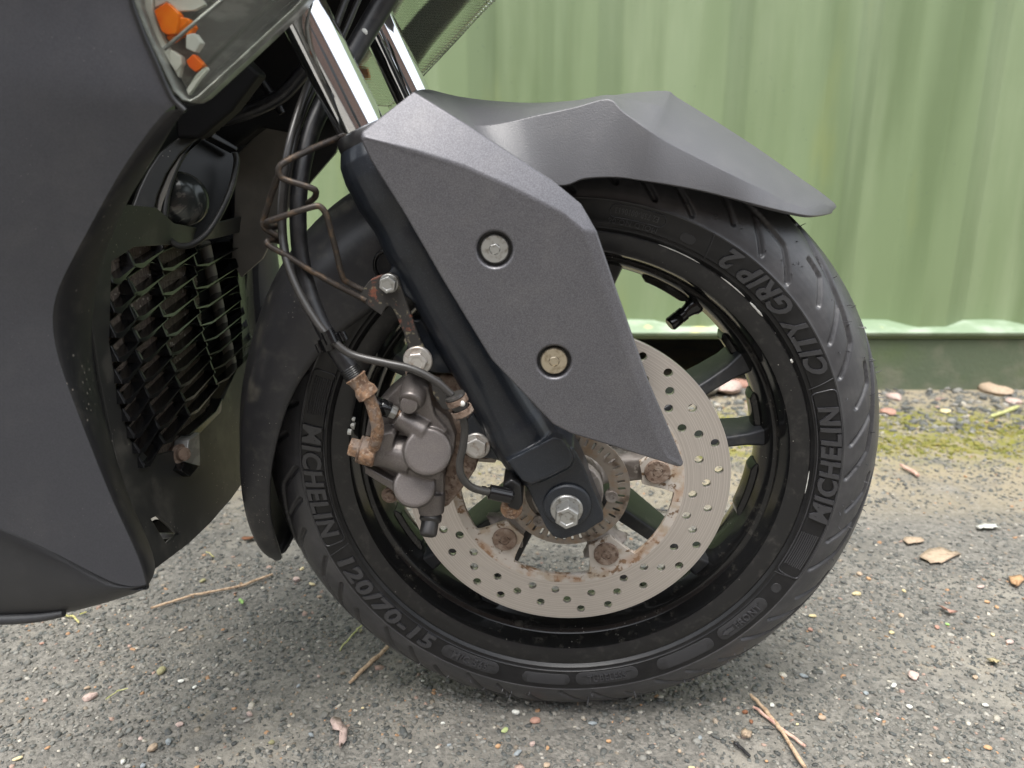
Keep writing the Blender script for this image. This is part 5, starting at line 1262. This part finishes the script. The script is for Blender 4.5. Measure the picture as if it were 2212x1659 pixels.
ground_tube('twig', [(1627, 1526), (1652, 1545), (1690, 1575), (1740, 1612)], .0017, 'pinktwig', 'shorter pinkish dry stem of the crossed pair at the lower right', seed=5, group='crossed dry stems')
ground_tube('twig', [(1586, 1604), (1600, 1615), (1620, 1634)], .0016, 'hose', 'short black stick left of the crossed dry stems', seed=6)
ground_tube('twig', [(228, 1511), (255, 1492), (277, 1486)], .0006, 'greentwig', 'fine green straw at the lower left of the tarmac', seed=7)
ground_tube('twig', [(447, 1191), (455, 1198), (462, 1203)], .0008, 'straw', 'tiny pale straw under the scooter near the rear mudguard tip', seed=8)
ground_tube('twig', [(137, 1328), (160, 1333), (172, 1345)], .0012, 'straw', 'frayed yellow straw beside the belly panel trim', seed=9)
ground_tube('twig', [(173, 1327), (188, 1321)], .0008, 'straw', 'short pale straw just right of the belly panel trim', seed=10)
ground_tube('twig', [(1255, 1502), (1248, 1524)], .0008, 'twig', 'tiny orange-brown splinter at the tyre contact patch', seed=12)
ground_tube('twig', [(1944, 1004), (1970, 1018), (1985, 1028)], .0035, 'pinktwig', 'pinkish wood splinter behind the tyre towards the container', seed=13)
ground_tube('twig', [(2140, 900), (2165, 892), (2200, 878)], .0045, 'greentwig', 'pale green stick in the moss near the right edge', seed=14)
ground_tube('twig', [(1290, 1103), (1350, 1098), (1410, 1100), (1445, 1103)], .0016, 'hose', 'thin dark wire lying on the ground seen through the spokes', cat='wire', seed=15, kink=.0004)

def leaf(name, pts, mat, label, curl=.004, seed=0, z=.0035):
    rg = np.random.default_rng(seed); pts = np.array(pts, float); pts = pts.mean(0) + (pts - pts.mean(0)) * (.66 if np.ptp(pts[:, 0]) > 40 else 1.0); pts = [tuple(a * .7 + b * .3 + rg.normal(0, 1.3, 2)) for a, b in zip(np.repeat(pts, 2, 0)[0::1], np.roll(np.repeat(pts, 2, 0), -1, 0))]; c = np.mean(pts, axis=0); n = len(pts); V = [G(c[0], c[1], z + curl)]
    for k, q in ((.55, .7), (1.0, 0)):
        for x, y in pts:
            p = c + (np.array([x, y]) - c) * k; V.append(G(p[0], p[1], z + curl * q * rg.uniform(.4, 1.3) + rg.uniform(0, .0012)))
    Fc = [[0, 1 + i, 1 + (i + 1) % n] for i in range(n)] + [[1 + i, 1 + n + i, 1 + n + (i + 1) % n, 1 + (i + 1) % n] for i in range(n)]
    o = link(name, mesh(V, Fc), STONE[mat] if mat in STONE else M[mat], None, 50, solid=.0007); tag(o, label, 'leaf'); return o
leaf('dead_leaf', [(712, 1556), (720, 1546), (735, 1550), (742, 1562), (752, 1572), (750, 1590), (738, 1618), (731, 1612), (740, 1592), (733, 1580), (720, 1576)], 'pink', 'torn pinkish leaf scrap on the tarmac below the thick twig', seed=1)
leaf('dead_leaf', [(1938, 1165), (1960, 1152), (1998, 1158), (2010, 1170), (1985, 1176), (1955, 1178)], 'tan', 'left pale brown leaf on the tarmac behind the tyre', curl=.0015, seed=2)
leaf('dead_leaf', [(1990, 1182), (2030, 1172), (2075, 1182), (2100, 1196), (2070, 1206), (2035, 1222), (1998, 1224), (1962, 1202)], 'tan', 'large wrinkled pale brown leaf behind the tyre', curl=.002, seed=3)
leaf('dead_leaf', [(2015, 1302), (2030, 1304), (2050, 1314), (2082, 1322), (2060, 1328), (2035, 1318)], 'red', 'curled red-brown leaf to the right of the tyre', seed=4)
leaf('dead_leaf', [(2122, 1420), (2140, 1417), (2172, 1428), (2160, 1434), (2138, 1434)], 'yellow', 'yellow leaf near the right edge of the tarmac', seed=5)
leaf('dead_leaf', [(520, 1160), (545, 1157), (560, 1160), (545, 1164), (525, 1164)], 'brown', 'dark brown leaf lying flat under the rear mudguard', curl=.002, seed=6)
leaf('dead_leaf', [(1600, 1580), (1610, 1572), (1625, 1580), (1622, 1594), (1606, 1592)], 'tan', 'small folded tan leaf left of the crossed stems', seed=7)
leaf('green_leaf', [(517, 1296), (521, 1291), (527, 1296), (524, 1303), (519, 1301)], 'green', 'tiny bright green leaf below the long twig', curl=.002, seed=8)
leaf('dead_leaf', [(2095, 1135), (2120, 1128), (2160, 1130), (2178, 1136), (2150, 1142), (2110, 1144)], 'white', 'pale bleached leaf strip near the right edge behind the tyre', curl=.003, seed=9)
leaf('dead_leaf', [(2180, 1245), (2205, 1240), (2215, 1252), (2200, 1266), (2185, 1262)], 'orange', 'orange leaf at the right edge of the tarmac', seed=10)
# rubble under the container, seen through the wheel
for i, (x, y, w, k, lab) in enumerate(((1490, 800, 95, 'grey', 'grey block of rubble under the container seen through the spokes'), (1560, 845, 70, 'pink', 'pink brick piece at the container foot seen through the spokes'), (1425, 790, 60, 'brown', 'dark brown rubble lump under the container behind the cover panel'),
                                       (1600, 800, 50, 'red', 'red brick chip under the container behind the rim'), (1640, 880, 45, 'white', 'white stone at the container foot behind the rim'))):
    P = PY(x, y, WALL_Y + .02); o, wm = stone(x, y, 20, k, seed=200 + i); me = o.data
    sc_ = F_PX / ((P - CAM_O) @ FW); ww = w / sc_; cur = max(o.dimensions) or .01
    for v in me.vertices: v.co = v.co * (ww / .012) * .45
    zmin = min(v.co.z for v in me.vertices); o.location = (P[0], WALL_Y - .06 + .03 * i, -zmin - .004); tag(o, lab, 'rubble')
for i, (x, y, w, k, lab) in enumerate(((1932, 858, 40, 'pink', 'pink stone at the foot of the sill just right of the tyre'), (1918, 892, 40, 'red', 'red-brown stone in the moss just right of the tyre'), (2042, 888, 26, 'cream', 'cream pebble in the moss right of the tyre'), (2150, 845, 70, 'tan', 'flat brown bark piece at the foot of the sill'), (2190, 868, 36, 'pink', 'pale pink stone at the right end of the sill'))):
    o, wm = stone(x, y, w, k, flat=.4, seed=300 + i); tag(o, lab, 'stone', 'stones along the container foot')
